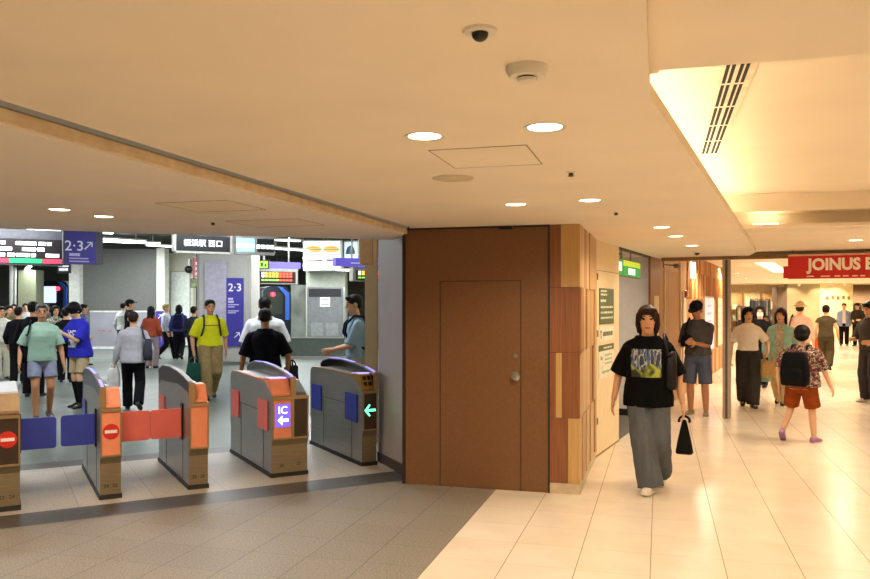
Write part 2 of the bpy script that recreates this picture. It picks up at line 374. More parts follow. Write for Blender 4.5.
def at_ceil(px, py, z): d = F*(z - HC)/(HY - py); return P(px, d, z)
p = at_ceil(527, 67, ZL)
t = thing('smoke_detector', 'round white smoke detector hanging from the ceiling', 'smoke detector', p)
MB().lathe([(.001, 0), (.062, 0), (.062, -.012), (.052, -.03), (.001, -.03)]).build('base', white_p, t, smooth=True)
MB().lathe([(.026, -.03), (.026, -.036)], 20).build('sensor_slots', black_m, t)
MB().lathe([(.001, -.035), (.03, -.035), (.027, -.044), (.001, -.046)]).build('cap', white_p, t, smooth=True)
p = at_ceil(480, 30, ZL)
t = thing('ceiling_camera', 'small dome camera on the ceiling nearest the viewpoint', 'camera', p)
MB().lathe([(.001, 0), (.045, 0), (.042, -.008), (.001, -.008)]).build('mounting_plate', white_p, t, smooth=True)
MB().ball((0, 0, -.01), (.022, .022, .02)).build('dome', black_m, t, smooth=True)
for px, py, z, l in ((571, 172, ZL, 'small dark sprinkler between the four ceiling downlights'), (616, 212, ZL, 'small sprinkler beyond the striped wood corner'), (213, 222, 2.29, 'small sprinkler on the gate ceiling'), (771.5, 254, ZF, 'small sprinkler near the left end of the red banner')):
    p = at_ceil(px, py, z)
    t = thing('ceiling_sprinkler', l, 'sprinkler', p, 0, 'ceiling sprinklers')
    MB().lathe([(.001, 0), (.028, 0), (.022, -.006), (.001, -.006)], 16).build('flange', white_p, t, smooth=True)
    MB().lathe([(.012, -.006), (.014, -.02), (.02, -.022), (.001, -.026)], 12).build('head', M('dull brass', '#5d4a35', .4, .8), t)
p = at_ceil(453, 178, ZL)
t = thing('ceiling_speaker', 'flat round speaker grille in the ceiling by the hatch', 'speaker', p)
MB().lathe([(.001, -.006), (.11, -.006), (.115, -.003), (.115, 0), (.001, 0)], 32).build('grille', off_m, t, smooth=True)
p = at_ceil(697, 251.5, ZL)
t = thing('ceiling_camera', 'small dome camera on the ceiling near the shutter header', 'camera', p)
MB().lathe([(.001, 0), (.07, 0), (.06, -.02), (.001, -.02)]).build('mounting_plate', white_p, t, smooth=True)
MB().ball((0, 0, -.02), (.035, .035, .03)).build('dome', black_m, t, smooth=True)

def hatch(name, pts, z, label, w=.004):
    t = thing(name, label, 'access hatch', (*pts[0][:2], z))
    o = V((pts[0][0], pts[0][1], 0))
    m = MB()
    for a, b in zip(pts, pts[1:] + pts[:1]):
        a = V((a[0], a[1], 0)) - o; b = V((b[0], b[1], 0)) - o; u = b - a; m.obox((a + b)/2, u, u.length/2, w/2, -.002, 0.0)
    m.build('joint', M('hatch joint', '#8d7655', .7), t)
    MB().prism([((V(q).x - o.x)*.985, (V(q).y - o.y)*.985) for q in pts], -.0012, -.0002).build('cover', plaster, t)
hp = [at_ceil(a, b, ZL) for a, b in ((429, 150.5), (526, 144.5), (541.5, 163.5), (455, 168.5))]
x0 = hp[0].x; x1 = hp[1].x; y0 = (hp[2].y + hp[3].y)/2; y1 = (hp[0].y + hp[1].y)/2
hatch('ceiling_hatch', [(x0, y0), (x1, y0), (x1, y1), (x0, y1)], ZL, 'square access hatch in the ceiling before the brown door')
for q, l in (((155, 203, 226, 196, 243, 204), 'left access hatch in the gate ceiling'), ((225, 221, 300, 215, 316, 223), 'right access hatch in the gate ceiling')):
    a = at_ceil(q[0], q[1], 2.29); b = at_ceil(q[4], q[5], 2.29)
    hatch('ceiling_hatch', [(a.x, a.y), (b.x, a.y), (b.x, a.y + .5), (a.x, a.y + .5)], 2.29, l, .003)

# slot diffuser in the tray
t = thing('air_vent', 'long linear slot air vent in the raised ceiling tray', 'air vent', (.345, 4.55, ZR))
MB().box(-.075, .075, -1.4, 1.4, -.008, 0).build('frame', M('vent white', '#e8dcc4', .5), t)
for sx, w in ((-.048, .016), (-.023, .016), (.012, .016), (.037, .016)):
    m = MB()
    for j in range(6): m.box(sx - w/2, sx + w/2, -1.38 + j*.465, -1.38 + j*.465 + .43, -.0095, -.007)
    m.build('slot', dark_gap, t)

# ------------------------------------------------------------------ brown service enclosure
BX0, BX1, BY = -2.266, -.664, 6.93
XC = -.927
m = MB(); m.box(BX0, XC, BY, 8.9, 0, ZL); bp = m.build('wall_service', brown_panel); struct(bp, 'brown sheet metal wall of the service enclosure', 'wall')
m = MB(); m.box(BX0 - .02, XC + .0, BY - .012, BY - .001, ZL - .018, ZL).box(BX0 - .014, BX0 + .012, BY - .012, BY + .3, 0, ZL).box(XC - .012, XC + .004, BY - .012, BY - .001, 0, ZL)
struct(m.build('trim_service', brown_dark), 'dark edging around the brown service wall', 'trim')
DX0, DX1, DZ = -1.92, -1.18, 1.86
d = thing('door_1', 'flush brown service door with a round steel knob', 'door', ((DX0 + DX1)/2, BY, 0)); d['kind'] = 'structure'
w = (DX1 - DX0)/2
MB().box(-w + .004, w - .004, -.004, -.0005, .01, DZ - .004).build('door_panel', brown_panel, d)
MB().box(-w - .003, -w + .003, -.0045, -.0005, 0, DZ + .003).box(w - .003, w + .003, -.0045, -.0005, 0, DZ + .003).box(-w, w, -.0045, -.0005, DZ - .002, DZ + .004).build('door_joint', brown_dark, d)
kz = ZZ(377.5, 6.9); kx = -1.228 + 1.55
def zdisc(mb, cx, cz, prof, n=20):
    rs = [mb.ring(V((cx, y, cz)), V((r, 0, 0)), V((0, 0, r)), n) for r, y in prof]; return mb.loft(rs)
m = MB(); zdisc(m, kx, kz, [(.044, -.005), (.042, -.012), (.016, -.015), (.016, -.03), (.034, -.036), (.036, -.052), (.026, -.064), (.002, -.067)])
m.build('door_knob', chrome, d, smooth=True)
m = MB(); zdisc(m, kx, kz + .185, [(.021, -.005), (.021, -.012), (.006, -.014)], 14); m.build('keyhole', chrome, d, smooth=True)
struct(MB().box(-1.37, -1.25, BY - .03, BY - .012, ZL - .035, ZL - .005).build('door_closer', black_m), 'small black latch at the top of the brown wall', 'trim')
# corner clad in boards: front strip + long side
rows = [(.09, .66), (.66, 1.23), (1.23, 1.80), (1.80, ZL)]
wd = BX1 - XC
front = [[(0, .61, red_wood), (.61, 1, tan_wood)], [(0, .21, red_wood), (.21, .41, tan_wood), (.41, 1, mid_wood)], [(0, .54, red_wood), (.54, 1, mid_wood)], [(0, .38, mid_wood), (.38, 1, tan_wood)]]
core = MB().box(XC, BX1 - .012, BY + .012, 8.64, 0.0, ZL).build('wall_corner', brown_dark); struct(core, 'core of the board clad corner beside the brown door', 'wall')
m = MB(); idx = {red_wood: 0, tan_wood: 1, mid_wood: 2}
for (z0, z1), cells in zip(rows, front):
    for a, b, mt in cells:
        m.mi = idx[mt]; m.box(XC + a*wd + .001, XC + b*wd - .001, BY, BY + .012, z0 + .002, z1 - .002)
rnd = random.Random(3)
pale_a = M('pale side board', '#c39a68', .4, var=.07, scale=3, stretch=(30, 30, 1)); pale_b = M('cream side board', '#d3b184', .4, var=.05, scale=3, stretch=(30, 30, 1)); pale_c = M('brown side board', '#a97a4a', .4, var=.1, scale=3, stretch=(30, 30, 1))
for (z0, z1) in rows:
    y = BY + .012
    while y < 8.60:
        s = rnd.choice([.10, .16, .22, .30]); y2 = min(8.64, y + s)
        m.mi = rnd.choice([3, 4, 5, 3]); pr = rnd.choice([0, 0, .012])
        m.box(BX1 - .012, BX1 + pr, y + .001, y2 - .001, z0 + .002, z1 - .002); y = y2
struct(m.build('wall_cladding', [red_wood, tan_wood, mid_wood, pale_a, pale_b, pale_c]), 'patchwork of red, brown and pale wood boards on the corner', 'wall')
struct(MB().box(XC, BX1 + .004, BY - .004, BY + .01, 0, .09).box(BX1 - .01, BX1 + .004, BY, 8.64, 0, .09).build('baseboard_corner', plinth_m), 'cream plinth under the wood boards', 'baseboard')

# cream panel wall along the second direction
S0 = V((BX1, 8.64, 0))
def W(t, off=0.0, z=0.0): return S0 + U2*t + V2*off + V((0, 0, z))
R2 = -A2                                   # rotz whose local +y runs along U2
def wbox(mb, t0, t1, o0, o1, z0, z1):
    pts = [W(t0, o0), W(t0, o1), W(t1, o1), W(t1, o0)]; return mb.prism([(p.x, p.y) for p in pts], z0, z1)
m = MB(); wbox(m, 0, 1.17, -.30, 0, 0, ZL); struct(m.build('wall_cream', cream_panel, bevel=.004), 'cream steel panel wall between the wood corner and the side passage', 'wall')
jm = M('panel joint', '#9a8052', .6)
m = MB(); wbox(m, 0, 1.17, 0, .002, 2.02, 2.026); wbox(m, .045, .05, 0, .002, .05, 2.02); wbox(m, .02, 1.16, 0, .003, 0, .02)
struct(m.build('trim_panel', jm), 'thin joints of the cream panel wall', 'trim')
m = MB()
for z in (.35, 1.30, 1.92): wbox(m, .07, .09, 0, .012, z, z + .07)
struct(m.build('trim_hinge', bronze), 'small hinges on the cream panel', 'trim')
# side passage: header, inner walls and floor
m = MB(); wbox(m, 1.17, 3.30, -.06, 0, ZL - .02, ZL + .05); struct(m.build('trim_passage', brown_dark), 'dark edge over the side passage', 'trim')
m = MB(); a = W(3.40, -.03); b = W(3.5, -2.0); m.prism([(a.x, a.y), (b.x, b.y), (b.x, b.y + .1), (a.x, a.y + .1)], 0, ZL)
struct(m.build('wall_passage', white_wall), 'white side wall seen inside the passage', 'wall')
m = MB(); a = W(3.40, -.03); b = W(3.5, -2.0); m.prism([(a.x, a.y - .015), (b.x, b.y - .015), (b.x, b.y), (a.x, a.y)], 0, .10); struct(m.build('baseboard_passage', black_m), 'black baseboard inside the passage', 'baseboard')
m = MB(); wbox(m, .30, 3.5, -2.1, -2.0, 0, ZL); struct(m.build('wall_passage_end', white_wall), 'end wall of the side passage', 'wall')
m = MB(); wbox(m, .9, 3.45, -2.0, -.02, 0, .004); struct(m.build('floor_passage', M('grey passage carpet', '#6f6a66', .9, var=.2, scale=60)), 'grey floor of the side passage', 'floor')
t = thing('air_vent', 'dark slotted vent above the green sign in the side passage', 'air vent', W(2.1, -.3, ZL), R2)
MB().box(-.06, .06, -.4, .4, -.02, 0).build('frame', M('vent grey', '#8a7a66', .5), t)
m = MB()
for i in range(3): m.box(-.045 + i*.033, -.025 + i*.033, -.38, .38, -.022, -.018)
m.build('slot', dark_gap, t)
ld = bpy.data.lights.new('passage lamp', 'AREA'); ld.size = .5; ld.energy = 14; ld.color = (1, .9, .78)
tt = thing('passage_light', 'square ceiling light inside the side passage', 'ceiling light', W(2.3, -1.2, ZL))
MB().box(-.28, .28, -.28, .28, -.02, 0).build('frame', white_p, tt); MB().box(-.25, .25, -.25, .25, -.022, -.019).build('lens', lamp_white, tt)
lo = bpy.data.objects.new('lamp', ld); C.objects.link(lo); lo.parent = tt; lo.location = (0, 0, -.04)

# green hanging sign at the passage
green = glow('lit green panel', '#1f9a4a', .75); ygreen = glow('lit yellow green panel', '#b8d431', .8); lwhite = glow('lit white mark', '#f4f7ec', 1.3)
g = thing('passage_sign', 'lit green hanging sign over the side passage', 'sign', W(2.05, -.10, ZZ(268, 10.2)), R2 + PI/2)
L2 = .75
MB().box(-.85, .85, -.03, .03, -.11, .11).build('housing', M('sign housing', '#8c8a80', .5), g, bevel=.004)
MB().rect(-.58, 0, .46, .20, -.033).build('left_panel', green, g)
MB().rect(.25, -.035, 1.10, .13, -.033).build('right_panel', green, g)
MB().rect(.25, .065, 1.10, .07, -.033).build('top_stripe', ygreen, g)
m = MB()
for i in range(3): m.rect(-.70 + i*.12, .01, .08, .11, -.036)
m.build('pictogram', lwhite, g)
m = MB()
for i in range(4): m.rect(.05 + i*.11, -.035, .085, .08, -.036)
m.build('lettering', lwhite, g)
MB().box(-.3, -.28, -.01, .01, .11, ZL - g.location.z).box(.28, .30, -.01, .01, .11, ZL - g.location.z).build('hanger', steel, g)
# posters on the cream panel (faces +V2 side: local -y toward corridor)
def wallsign(name, label, t0, t1, z0, z1, parts):
    o = thing(name, label, 'sign', W((t0 + t1)/2, .0, (z0 + z1)/2), R2 + PI/2)
    w, h = t1 - t0, z1 - z0
    for nm, mt, rects in parts:
        m = MB()
        for (a, b, c, d_), y in rects: m.rect((a + b)/2*w - w/2, (c + d_)/2*h - h/2, (b - a)*w, (d_ - c)*h, -y, 0, .004)
        m.build(nm, mt, o)
    return o
dg_ = M('dark green board', '#56694a', .5); pale = M('pale lettering', '#d9dcc2', .5); wboard = M('white board', '#e8e2cf', .5)
def lines(x0, x1, zs, h, y, rn):
    out = []
    for z in zs:
        x = x0
        while x < x1 - .05:
            l = rn.uniform(.05, .14); out.append(((x, min(x + l, x1), z, z + h), y)); x += l + .03
    return out
rn = random.Random(5)
wallsign('direction_board', 'dark green direction board on the cream panel', .16, .86, 1.43, 1.83,
         [('board', dg_, [((0, 1, 0, 1), .008)]), ('lettering', pale, lines(.08, .5, (.90, .80), .05, .010, rn) + lines(.08, .45, (.62,), .07, .010, rn) + lines(.08, .92, (.45, .30, .15), .055, .010, rn))])
wallsign('notice_plate', 'small white notice plate just below the green board', .18, .86, 1.24, 1.40,
         [('board', wboard, [((0, 1, 0, 1), .006)]), ('lettering', dg_, [((.06, .10, .2, .8), .008), ((.03, .13, .62, .74), .008)] + lines(.22, .92, (.35,), .3, .008, rn))])
wallsign('information_sheet', 'white sheet with a green header low on the cream panel', .14, .86, .83, 1.20,
         [('board', wboard, [((0, 1, 0, .82), .006)]), ('header', dg_, [((0, 1, .82, 1), .007)]), ('lettering', pale, lines(.3, .9, (.88,), .05, .009, rn)),
          ('printing', M('sheet printing', '#8fae86', .6), lines(.1, .25, (.55, .6), .08, .008, rn) + lines(.4, .9, (.65, .52, .40), .05, .008, rn) + lines(.2, .9, (.15,), .06, .008, rn))])

# pier, shutter header and post
m = MB(); wbox(m, 3.27, 4.11, -.03, 0, 0, ZL); struct(m.build('wall_pier', mid_wood), 'dark wood pier at the far side of the passage', 'wall')
m = MB(); wbox(m, 3.55, 3.95, 0, .006, .1, 1.78); struct(m.build('trim_pier', cream_panel), 'pale panel on the lower part of the pier', 'trim')
H0 = V((.94, 12.2, 0))
def H(s, z=0.0): return H0 + V2*s + V((0, 0, z))
m = MB(); m.obox(H(2.63), V2, 3.55, .05, 2.30, 2.365); struct(m.build('beam_header', M('header metal', '#8d7354', .4, .7)), 'metal shutter header across the corridor', 'beam')
m = MB(); m.obox(H(2.6, 0) + U2*.4, V2, 3.7, .35, 2.365, 2.70); struct(m.build('wall_header', plaster), 'plaster bulkhead above the shutter header', 'wall')
m = MB(); m.obox(H(0), V2, .055, .06, 0, 2.31); po = m.build('column_post', post_m, bevel=.006); struct(po, 'slim steel shutter post standing in the corridor', 'column')
m = MB(); m.obox(H(0) - U2*.0615, V2, .016, .0016, 0, 2.30); struct(m.build('trim_post', M('post groove', '#5d5248', .5, .5)), 'groove down the front of the steel post', 'trim')
# left wall beyond the header: flush door, then slats
m = MB(); wbox(m, 4.11, 6.95, -.25, 0, 0, 2.62); struct(m.build('wall_wood', M('plain wood wall', '#b58658', .45, var=.08, scale=2, stretch=(20, 20, 1))), 'plain wood wall just beyond the shutter header', 'wall')
d2 = thing('door_2', 'flush wood door beyond the shutter header', 'door', W(5.25, 0, 0), R2 + PI/2); d2['kind'] = 'structure'
MB().box(-.8, .8, -.006, 0, .02, 2.2).build('door_panel', M('door wood', '#a87849', .45, var=.08, scale=2, stretch=(20, 20, 1)), d2)
MB().box(-.84, -.80, -.02, 0, 0, 2.62).box(.80, .86, -.03, 0, 0, 2.62).build('door_frame', cream_panel, d2)
MB().box(.66, .72, -.045, -.006, .92, 1.05).build('door_handle', chrome, d2)
a = thing('alarm_panel', 'white fire alarm strip with a red lamp beside the wood door', 'alarm', W(6.55, .0, 0), R2 + PI/2)
MB().box(-.17, .17, -.03, 0, .6, 1.88).build('panel', white_p, a)
m = MB(); m.ball((.0, -.035, ZZ(294.5, 14.9)), (.07, .05, .07)); m.build('lamp', M('red alarm lamp', '#a51b14', .3), a, smooth=True)
m = MB(); wbox(m, 6.95, 14.0, -.25, 0, 0, 2.62); sl = m.bm
ob = m.build('wall_slat', slats); struct(ob, 'wall of upright wood slats along the shopping street', 'wall')
m = MB(); rnd = random.Random(11); t_ = 7.0
while t_ < 13.9: wbox(m, t_, t_ + .05, 0, rnd.choice([.015, .03]), 1.76, 2.60); t_ += rnd.uniform(.1, .2)
struct(m.build('trim_slat', slats), 'proud upright battens on the upper slat wall', 'trim')
pv = glow('lit violet poster', '#efd9ea', .55); pr = glow('lit orange poster', '#f0c8a0', .5)
for t0, t1, mt, l in ((9.4, 11.2, pv, 'lit pale violet poster on the slat wall behind the cap man'), (12.1, 13.5, pr, 'lit poster on the slat wall next to the steel post')):
    o = thing('poster_lightbox', l, 'poster', W((t0 + t1)/2, 0, 1.22), R2 + PI/2); w = t1 - t0
    MB().box(-w/2, w/2, -.05, 0, -.62, .62).build('frame', M('poster frame', '#b9a585', .4, .6), o)
    MB().rect(0, 0, w - .08, 1.16, -.054).build('poster', mt, o)
    m = MB()
    for i in range(5): m.rect(-.1, .4 - i*.17, w*.5, .05, -.056)
    m.build('printing', glow('poster printing', '#c9a7c4', .6), o)
e = thing('exit_lamp', 'small lit white box lamp under the ceiling beyond the header', 'ceiling light', P(693, 13.3, 2.62), YAW)
MB().box(-.036, .036, -.036, .036, -.53, -.26).build('diffuser', lwhite, e); MB().box(-.012, .012, -.012, .012, -.26, 0).build('stem', steel, e)
c = thing('wall_camera', 'security camera bracketed under the shutter header by the wood wall', 'camera', W(4.35, 0, 2.28), R2 + PI/2)
MB().box(-.03, .03, -.02, 0, -.05, .05).build('bracket', grey_p, c); MB().cone((0, -.02, 0), .012, (.05, -.18, -.02), .012).build('arm', grey_p, c); MB().box(-.02, .13, -.24, -.16, -.06, .01).build('body', grey_p, c, bevel=.01)

for (xa, ya_, xb, yb_), l in (((764, 262, 781, 272), 'slanting bright ceiling light strip beyond the shutter header'), ((783, 272.5, 812, 272.0), 'bright ceiling light strip behind the red banner')):
    a = at_ceil(xa, ya_, 2.62); b = at_ceil(xb, yb_, 2.62); mid = (a + b)/2; L = (b - a).length
    t = thing('linear_light', l, 'ceiling light', (mid.x, mid.y, 2.62), math.atan2((b-a).y, (b-a).x))
    MB().box(-L/2 - .03, L/2 + .03, -.23, .23, -.006, 0).build('frame', white_p, t); MB().box(-L/2, L/2, -.20, .20, -.012, -.006).build('lens', glow('lit soft warm lens', '#ffe6b0', 2.2), t)
# red banner
red = M('red banner', '#d22419', .5, var=.03)
lw = span(788, 11.0, 905, V2)
b0 = P(788, 11.0); bc = b0 + V2*(lw/2)
bz1, bz0 = ZZ(256.5, 11.0), ZZ(279, 11.0)
bn = thing('banner_sign', 'wide red banner with white JOINUS lettering over the corridor', 'sign', (bc.x, bc.y, (bz0 + bz1)/2), -A2)
MB().box(-lw/2, lw/2, -.02, .02, -(bz1-bz0)/2, (bz1-bz0)/2).build('panel', red, bn)
MB().box(-lw/2, lw/2, -.026, .02, (bz1-bz0)/2, (bz1-bz0)/2 + .025).build('top_rail', M('pink rail', '#e6b7a4', .5), bn)
MB().box(-lw/2 - .06, -lw/2, -.02, .02, -(bz1-bz0)/2 + .01, .02).build('end_tab', red, bn)
tx = span(809, 11.0, 905, V2)
pale_t = M('cream lettering', '#fff3e6', .5, var=0)
text('lettering', 'JOINUS E', .216, pale_t, bn, (lw/2 - tx, -.024, .03), .006, 'LEFT', .009, .90)
m = MB(); rn = random.Random(2); x = -lw/2 + .28
while x < lw/2 - .4:
    l = rn.uniform(.03, .09); m.rect(x, -.125, l, .014, -.024); x += l + rn.uniform(.02, .06)
m.build('small_lettering', pale_t, bn)
MB().box(-lw/2 + .05, -lw/2 + .07, -.008, .008, (bz1-bz0)/2, ZF - bn.location.z).box(lw/2 - .07, lw/2 - .05, -.008, .008, (bz1-bz0)/2, ZF - bn.location.z).build('hanger', steel, bn)
# ------------------------------------------------------------------ enclosing walls outside the view
struct(MB().box(9, 9.1, -5, 12.9, 0, 3).build('wall_right', plaster), 'plain unseen wall added on the right to bounce light', 'wall')  # out of view, added so its warm plaster bounces light
struct(MB().box(-14.5, 9, -5.1, -5, 0, 3).build('wall_back', plaster), 'plain wall behind the viewpoint', 'wall')

# ------------------------------------------------------------------ ticket gates
flap_red = M('coral flap', '#e66e62', .4, var=.03); flap_blue = M('blue flap', '#3140a6', .4, var=.04)
orange = M('orange front panel', '#ee9068', .42, var=.04); brown_pn = M('dark brown front panel', '#3c2c20', .35)
hood_m = M('dark smoked hood', '#2b1413', .35, var=.1, spec=.3); hood_b = M('dark blue smoked hood', '#23243c', .3, spec=.3); hood_k = M('black hood', '#17161a', .2, coat=.4)
gold = M('gold reader', '#c99a3f', .3, .7); tan_box = M('tan block', '#8f7452', .45, .3)
sign_red = M('no entry red', '#d3281f', .45); white_bar = M('white bar', '#efe9df', .5)
violet = glow('lit violet screen', '#a79bf0', 2.0); white_glow = glow('lit white sign', '#eef0ff', 3.0); green_glow = glow('lit green arrow', '#58f0a0', 4.0)
ic_pur = glow('lit violet sign ground', '#6d5be0', 1.2); rimlight = glow('lit rim strip', '#9a92ff', 1.2)
ink = M('dark print', '#2a211b', .6)
GL = 1.56
def gate(label, r0, r1, g0, cols, hood, sides, flaps, nums):
    """cols: list of (x0, x1, panel material, reader material, sign) across the front; x from the gate's own left edge"""
    w = r1 - r0
    t = thing('ticket_gate', label, 'ticket gate', RG((r0 + r1)/2, g0), G45, 'ticket gates')
    x0, x1 = -w/2, w/2
    prof = [(.035, .035), (.035, .30), (.012, .36), (.012, .76), (.06, .80), (.26, .90), (.55, .915), (1.25, .925), (1.46, .915), (GL-.02, .88), (GL-.012, .80), (GL-.012, .36), (GL-.035, .30), (GL-.035, .035)]
    MB().xprism(prof, x0 + .004, x1 - .004).build('body', steel, t, bevel=.004)
    MB().box(x0 - .006, x1 + .006, .02, GL - .02, 0, .037).build('base', rubber, t)
    # seams on the visible left side
    m = MB(); m.box(x0 + .001, x0 + .0045, .30, .304, .04, .44).box(x0 + .001, x0 + .0045, .46, 1.16, .60, .605).box(x0 + .001, x0 + .0045, 1.10, 1.104, .04, .60)
    m.build('seam', M('dark seam', '#3d3a37', .6), t)
    # kick panel
    m = MB(); m.xprism([(.03, .04), (.03, .30), (.006, .365), (.012, .365), (.04, .30), (.04, .04)], x0 + .002, x1 - .002)
    m.build('kick_panel', bronze_dk, t)
    for bx, num in nums: text('number', num, .042, ink, t, (bx, .0285, .11), .002)
    for cx0, cx1, pm, rm, sign in cols:
        a, b = x0 + cx0, x0 + cx1
        f = MB(); f.box(a, a + .014, -.004, .02, .36, .77).box(b - .014, b, -.004, .02, .36, .77).box(a, b, -.006, .02, .36, .378).box(a, b, -.012, .03, .742, .772)
        f.build('front_frame', bronze, t, bevel=.002)
        MB().box(a + .014, b - .014, .001, .016, .378, .742).build('front_panel', pm, t)
        if rm:                                   # sloping card reader block
            rd = MB().xprism([(.0, .775), (.03, .80), (.10, .93), (.22, .935), (.36, .92), (.36, .80)], a + .006, b - .006).build('card_reader', rm, t, bevel=.006)
        if sign in ('ic', 'arrow'):
            MB().xprism([(.30, .922), (.55, .918), (1.25, .928), (1.46, .918), (GL - .03, .886), (GL - .03, .878), (1.46, .908), (1.25, .918), (.55, .908), (.30, .90)], a + .003, a + .05).build('edge_trim', rm, t)
        cx = (a + b)/2
        if sign == 'no_entry':
            sg = MB(); sg.yprism([(cx + .066*math.cos(2*PI*i/24), .575 + .066*math.sin(2*PI*i/24)) for i in range(24)], -.003, .001); so = sg.build('no_entry_sign', sign_red, t)
            MB().rect(cx, .575, .098, .026, -.005).build('white_bar', white_bar, so)
        if sign == 'ic':
            so = MB().rect(cx, .59, b - a - .05, .22, -.003, .006).build('lit_sign', ic_pur, t)
            text('lettering', 'IC', .10, white_glow, so, (cx, -.006, .64), .002, 'CENTER', 0)
            m = MB(); m.rect(cx + .02, .545, .07, .026, -.006); m.yprism([(cx - .05, .545), (cx - .005, .59), (cx - .005, .50)], -.006, -.002); m.build('arrow', white_glow, so)
            MB().xprism([(.10, .937), (.11, .945), (.30, .935), (.30, .925)], a + .03, b - .03).build('screen', violet, t)
        if sign == 'arrow':
            m = MB(); m.rect(cx + .015, .57, .085, .022, -.003)
            for s in (1, -1): m.yprism([(cx - .055, .57), (cx - .04, .57 + s*.0), (cx - .002, .57 + s*.052), (cx - .012, .57 + s*.062), (cx - .065, .57)], -.003, .001)
            m.build('arrow_sign', green_glow, t)
            MB().xprism([(.12, .938), (.13, .946), (.33, .93), (.33, .92)], a + .02, b - .02).build('screen', violet, t)
            m = MB()
            for i in range(2):
                for j in range(2): m.xprism([(.035 + j*.03, .818 + j*.055), (.033 + j*.03, .822 + j*.055), (.052 + j*.03, .857 + j*.055), (.055 + j*.03, .853 + j*.055)], a + .03 + i*.05, a + .065 + i*.05)
            m.build('reader_mark', black_m, t)
    hx, hm, lit = hood                            # arched hood along the gate
    hx = x0 + hx
    top = [(.015, .93), (.06, .955), (.25, .985), (.55, 1.015), (.9, 1.03), (1.25, 1.02), (1.45, .985), (1.53, .94)]
    MB().xprism([(.02, .775)] + top + [(1.53, .80), (1.4, .86), (.5, .90), (.1, .86)], hx - .018, hx + .018).build('hood', hm, t, bevel=.003)
    m = MB()
    for (ya, za), (yb, zb) in zip(top, top[1:]): m.xprism([(ya, za - .002), (yb, zb - .002), (yb, zb + .010), (ya, za + .010)], hx - .022, hx + .022)
    m.build('hood_rim', M('hood rim metal', '#8f8887', .5, .4), t)
    if lit:
        for sl_ in (list(zip(top, top[1:]))[3:6], list(zip(top, top[1:]))[0:2]):
            m = MB()
            for (ya, za), (yb, zb) in sl_: m.xprism([(ya, za + .009), (yb, zb + .009), (yb, zb + .014), (ya, za + .014)], hx - .012, hx + .012)
            m.build('rim_light', rimlight, t)
    MB().box(hx - .026, hx + .026, -.006, .016, .775, .955).build('hood_post', bronze, t, bevel=.003)
    # flap housings on the sides
    for sd, fm in sides:
        xs = x0 if sd == 'l' else x1
        s = -1 if sd == 'l' else 1
        for ya, yb in ((.14, .46), (1.16, 1.46)):
            if (sd, 'out') in flaps and ya < .5:
                MB().box(min(xs, xs + s*.012), max(xs, xs + s*.012), .28, .36, .41, .74).build('hinge', black_m, t)
                pts = []
                x2 = xs + s*.28; lo, hi, rr = .43, .695, .025
                for cx, cz, a0 in ((x2 - s*rr, lo + rr, -90), (x2 - s*rr, hi - rr, 0)):
                    for k in range(5):
                        an = math.radians(a0 + 90*k/4); pts.append((cx + s*rr*math.cos(an), cz + rr*math.sin(an)))
                pts += [(xs + s*.008, hi), (xs + s*.008, lo)]
                MB().yprism(pts, .305, .335).build('flap', fm, t, bevel=.004)
            else:
                MB().box(min(xs, xs + s*.010), max(xs, xs + s*.010), ya, yb, .43, .72).build('flap', fm, t, bevel=.004)
    return t
gate('wide gate at left frame edge with dark panel and blue flap', -.18, .18, 7.14, [(0, .18, brown_pn, tan_box, None), (.18, .36, brown_pn, tan_box, 'no_entry')],
     (.10, hood_k, False), [('r', flap_blue)], {('r', 'out')}, [(.05, '23'), (.12, '24')])
gate('slim orange fronted gate with red no entry disc, between blue and coral flaps', .775, .945, 7.17, [(0, .17, orange, orange, 'no_entry')],
     (.02, hood_b, True), [('l', flap_blue), ('r', flap_red)], {('l', 'out'), ('r', 'out')}, [(-.035, '24'), (.035, '25')])
gate('slim orange fronted gate without a disc, its coral flap closed on the left', 1.51, 1.68, 7.18, [(0, .17, orange, orange, None)],
     (.02, hood_m, False), [('l', flap_red), ('r', flap_red)], {('l', 'out')}, [(-.035, '25'), (.035, '26')])
gate('wide steel gate with a lit violet IC arrow sign and coral side plates', 2.30, 2.66, 7.29, [(0, .20, orange, orange, 'ic'), (.20, .36, brown_pn, None, None)],
     (.205, hood_k, True), [('l', flap_red), ('r', flap_blue)], set(), [(-.08, '26'), (.09, '27')])
gate('steel gate with a lit green arrow and blue side plates by the grey wall', 3.27, 3.435, 7.37, [(0, .165, brown_pn, gold, 'arrow')],
     (.145, hood_k, True), [('l', flap_blue)], set(), [])

# grey end wall to the right of the last gate
w0 = V((-2.295, 7.08, 0)); w1 = RG(3.535, 7.57); w0 = RG(3.445, 6.66)
m = MB(); m.prism([(w0.x, w0.y), (w1.x, w1.y), (w1.x + .6, w1.y + .75), (-2.25, 8.2), (-2.25, 7.0)], 0, 2.33)
struct(m.build('wall_end', grey_wall), 'lavender grey end wall beside the last ticket gate', 'wall')
m = MB(); u = w1 - w0; m.obox((w0 + w1)/2 - V((u.y, -u.x, 0)).normalized()*-.0 + V((-u.y, u.x, 0)).normalized()*.006, u, u.length/2, .006, 0, .10)
struct(m.build('baseboard_end', M('dark baseboard', '#4b433f', .6)), 'dark baseboard under the lavender wall', 'baseboard')
m = MB(); c_ = P(371.5, 9.6); m.obox(c_, RT, .075, .06, 0, 2.9)
struct(m.build('column_cream', M('cream column', '#e2cfa6', .45, var=.02), bevel=.01), 'slim cream column behind the last ticket gate', 'column')
m = MB(); m.obox(P(366.5, 9.4), RT, .075, .08, 2.12, 2.95)
struct(m.build('beam_end', M('cream with orange light painted in', '#e3bb86', .6)), 'cream stub above the cream column', 'beam')  # warm orange light is put into the stub's colour

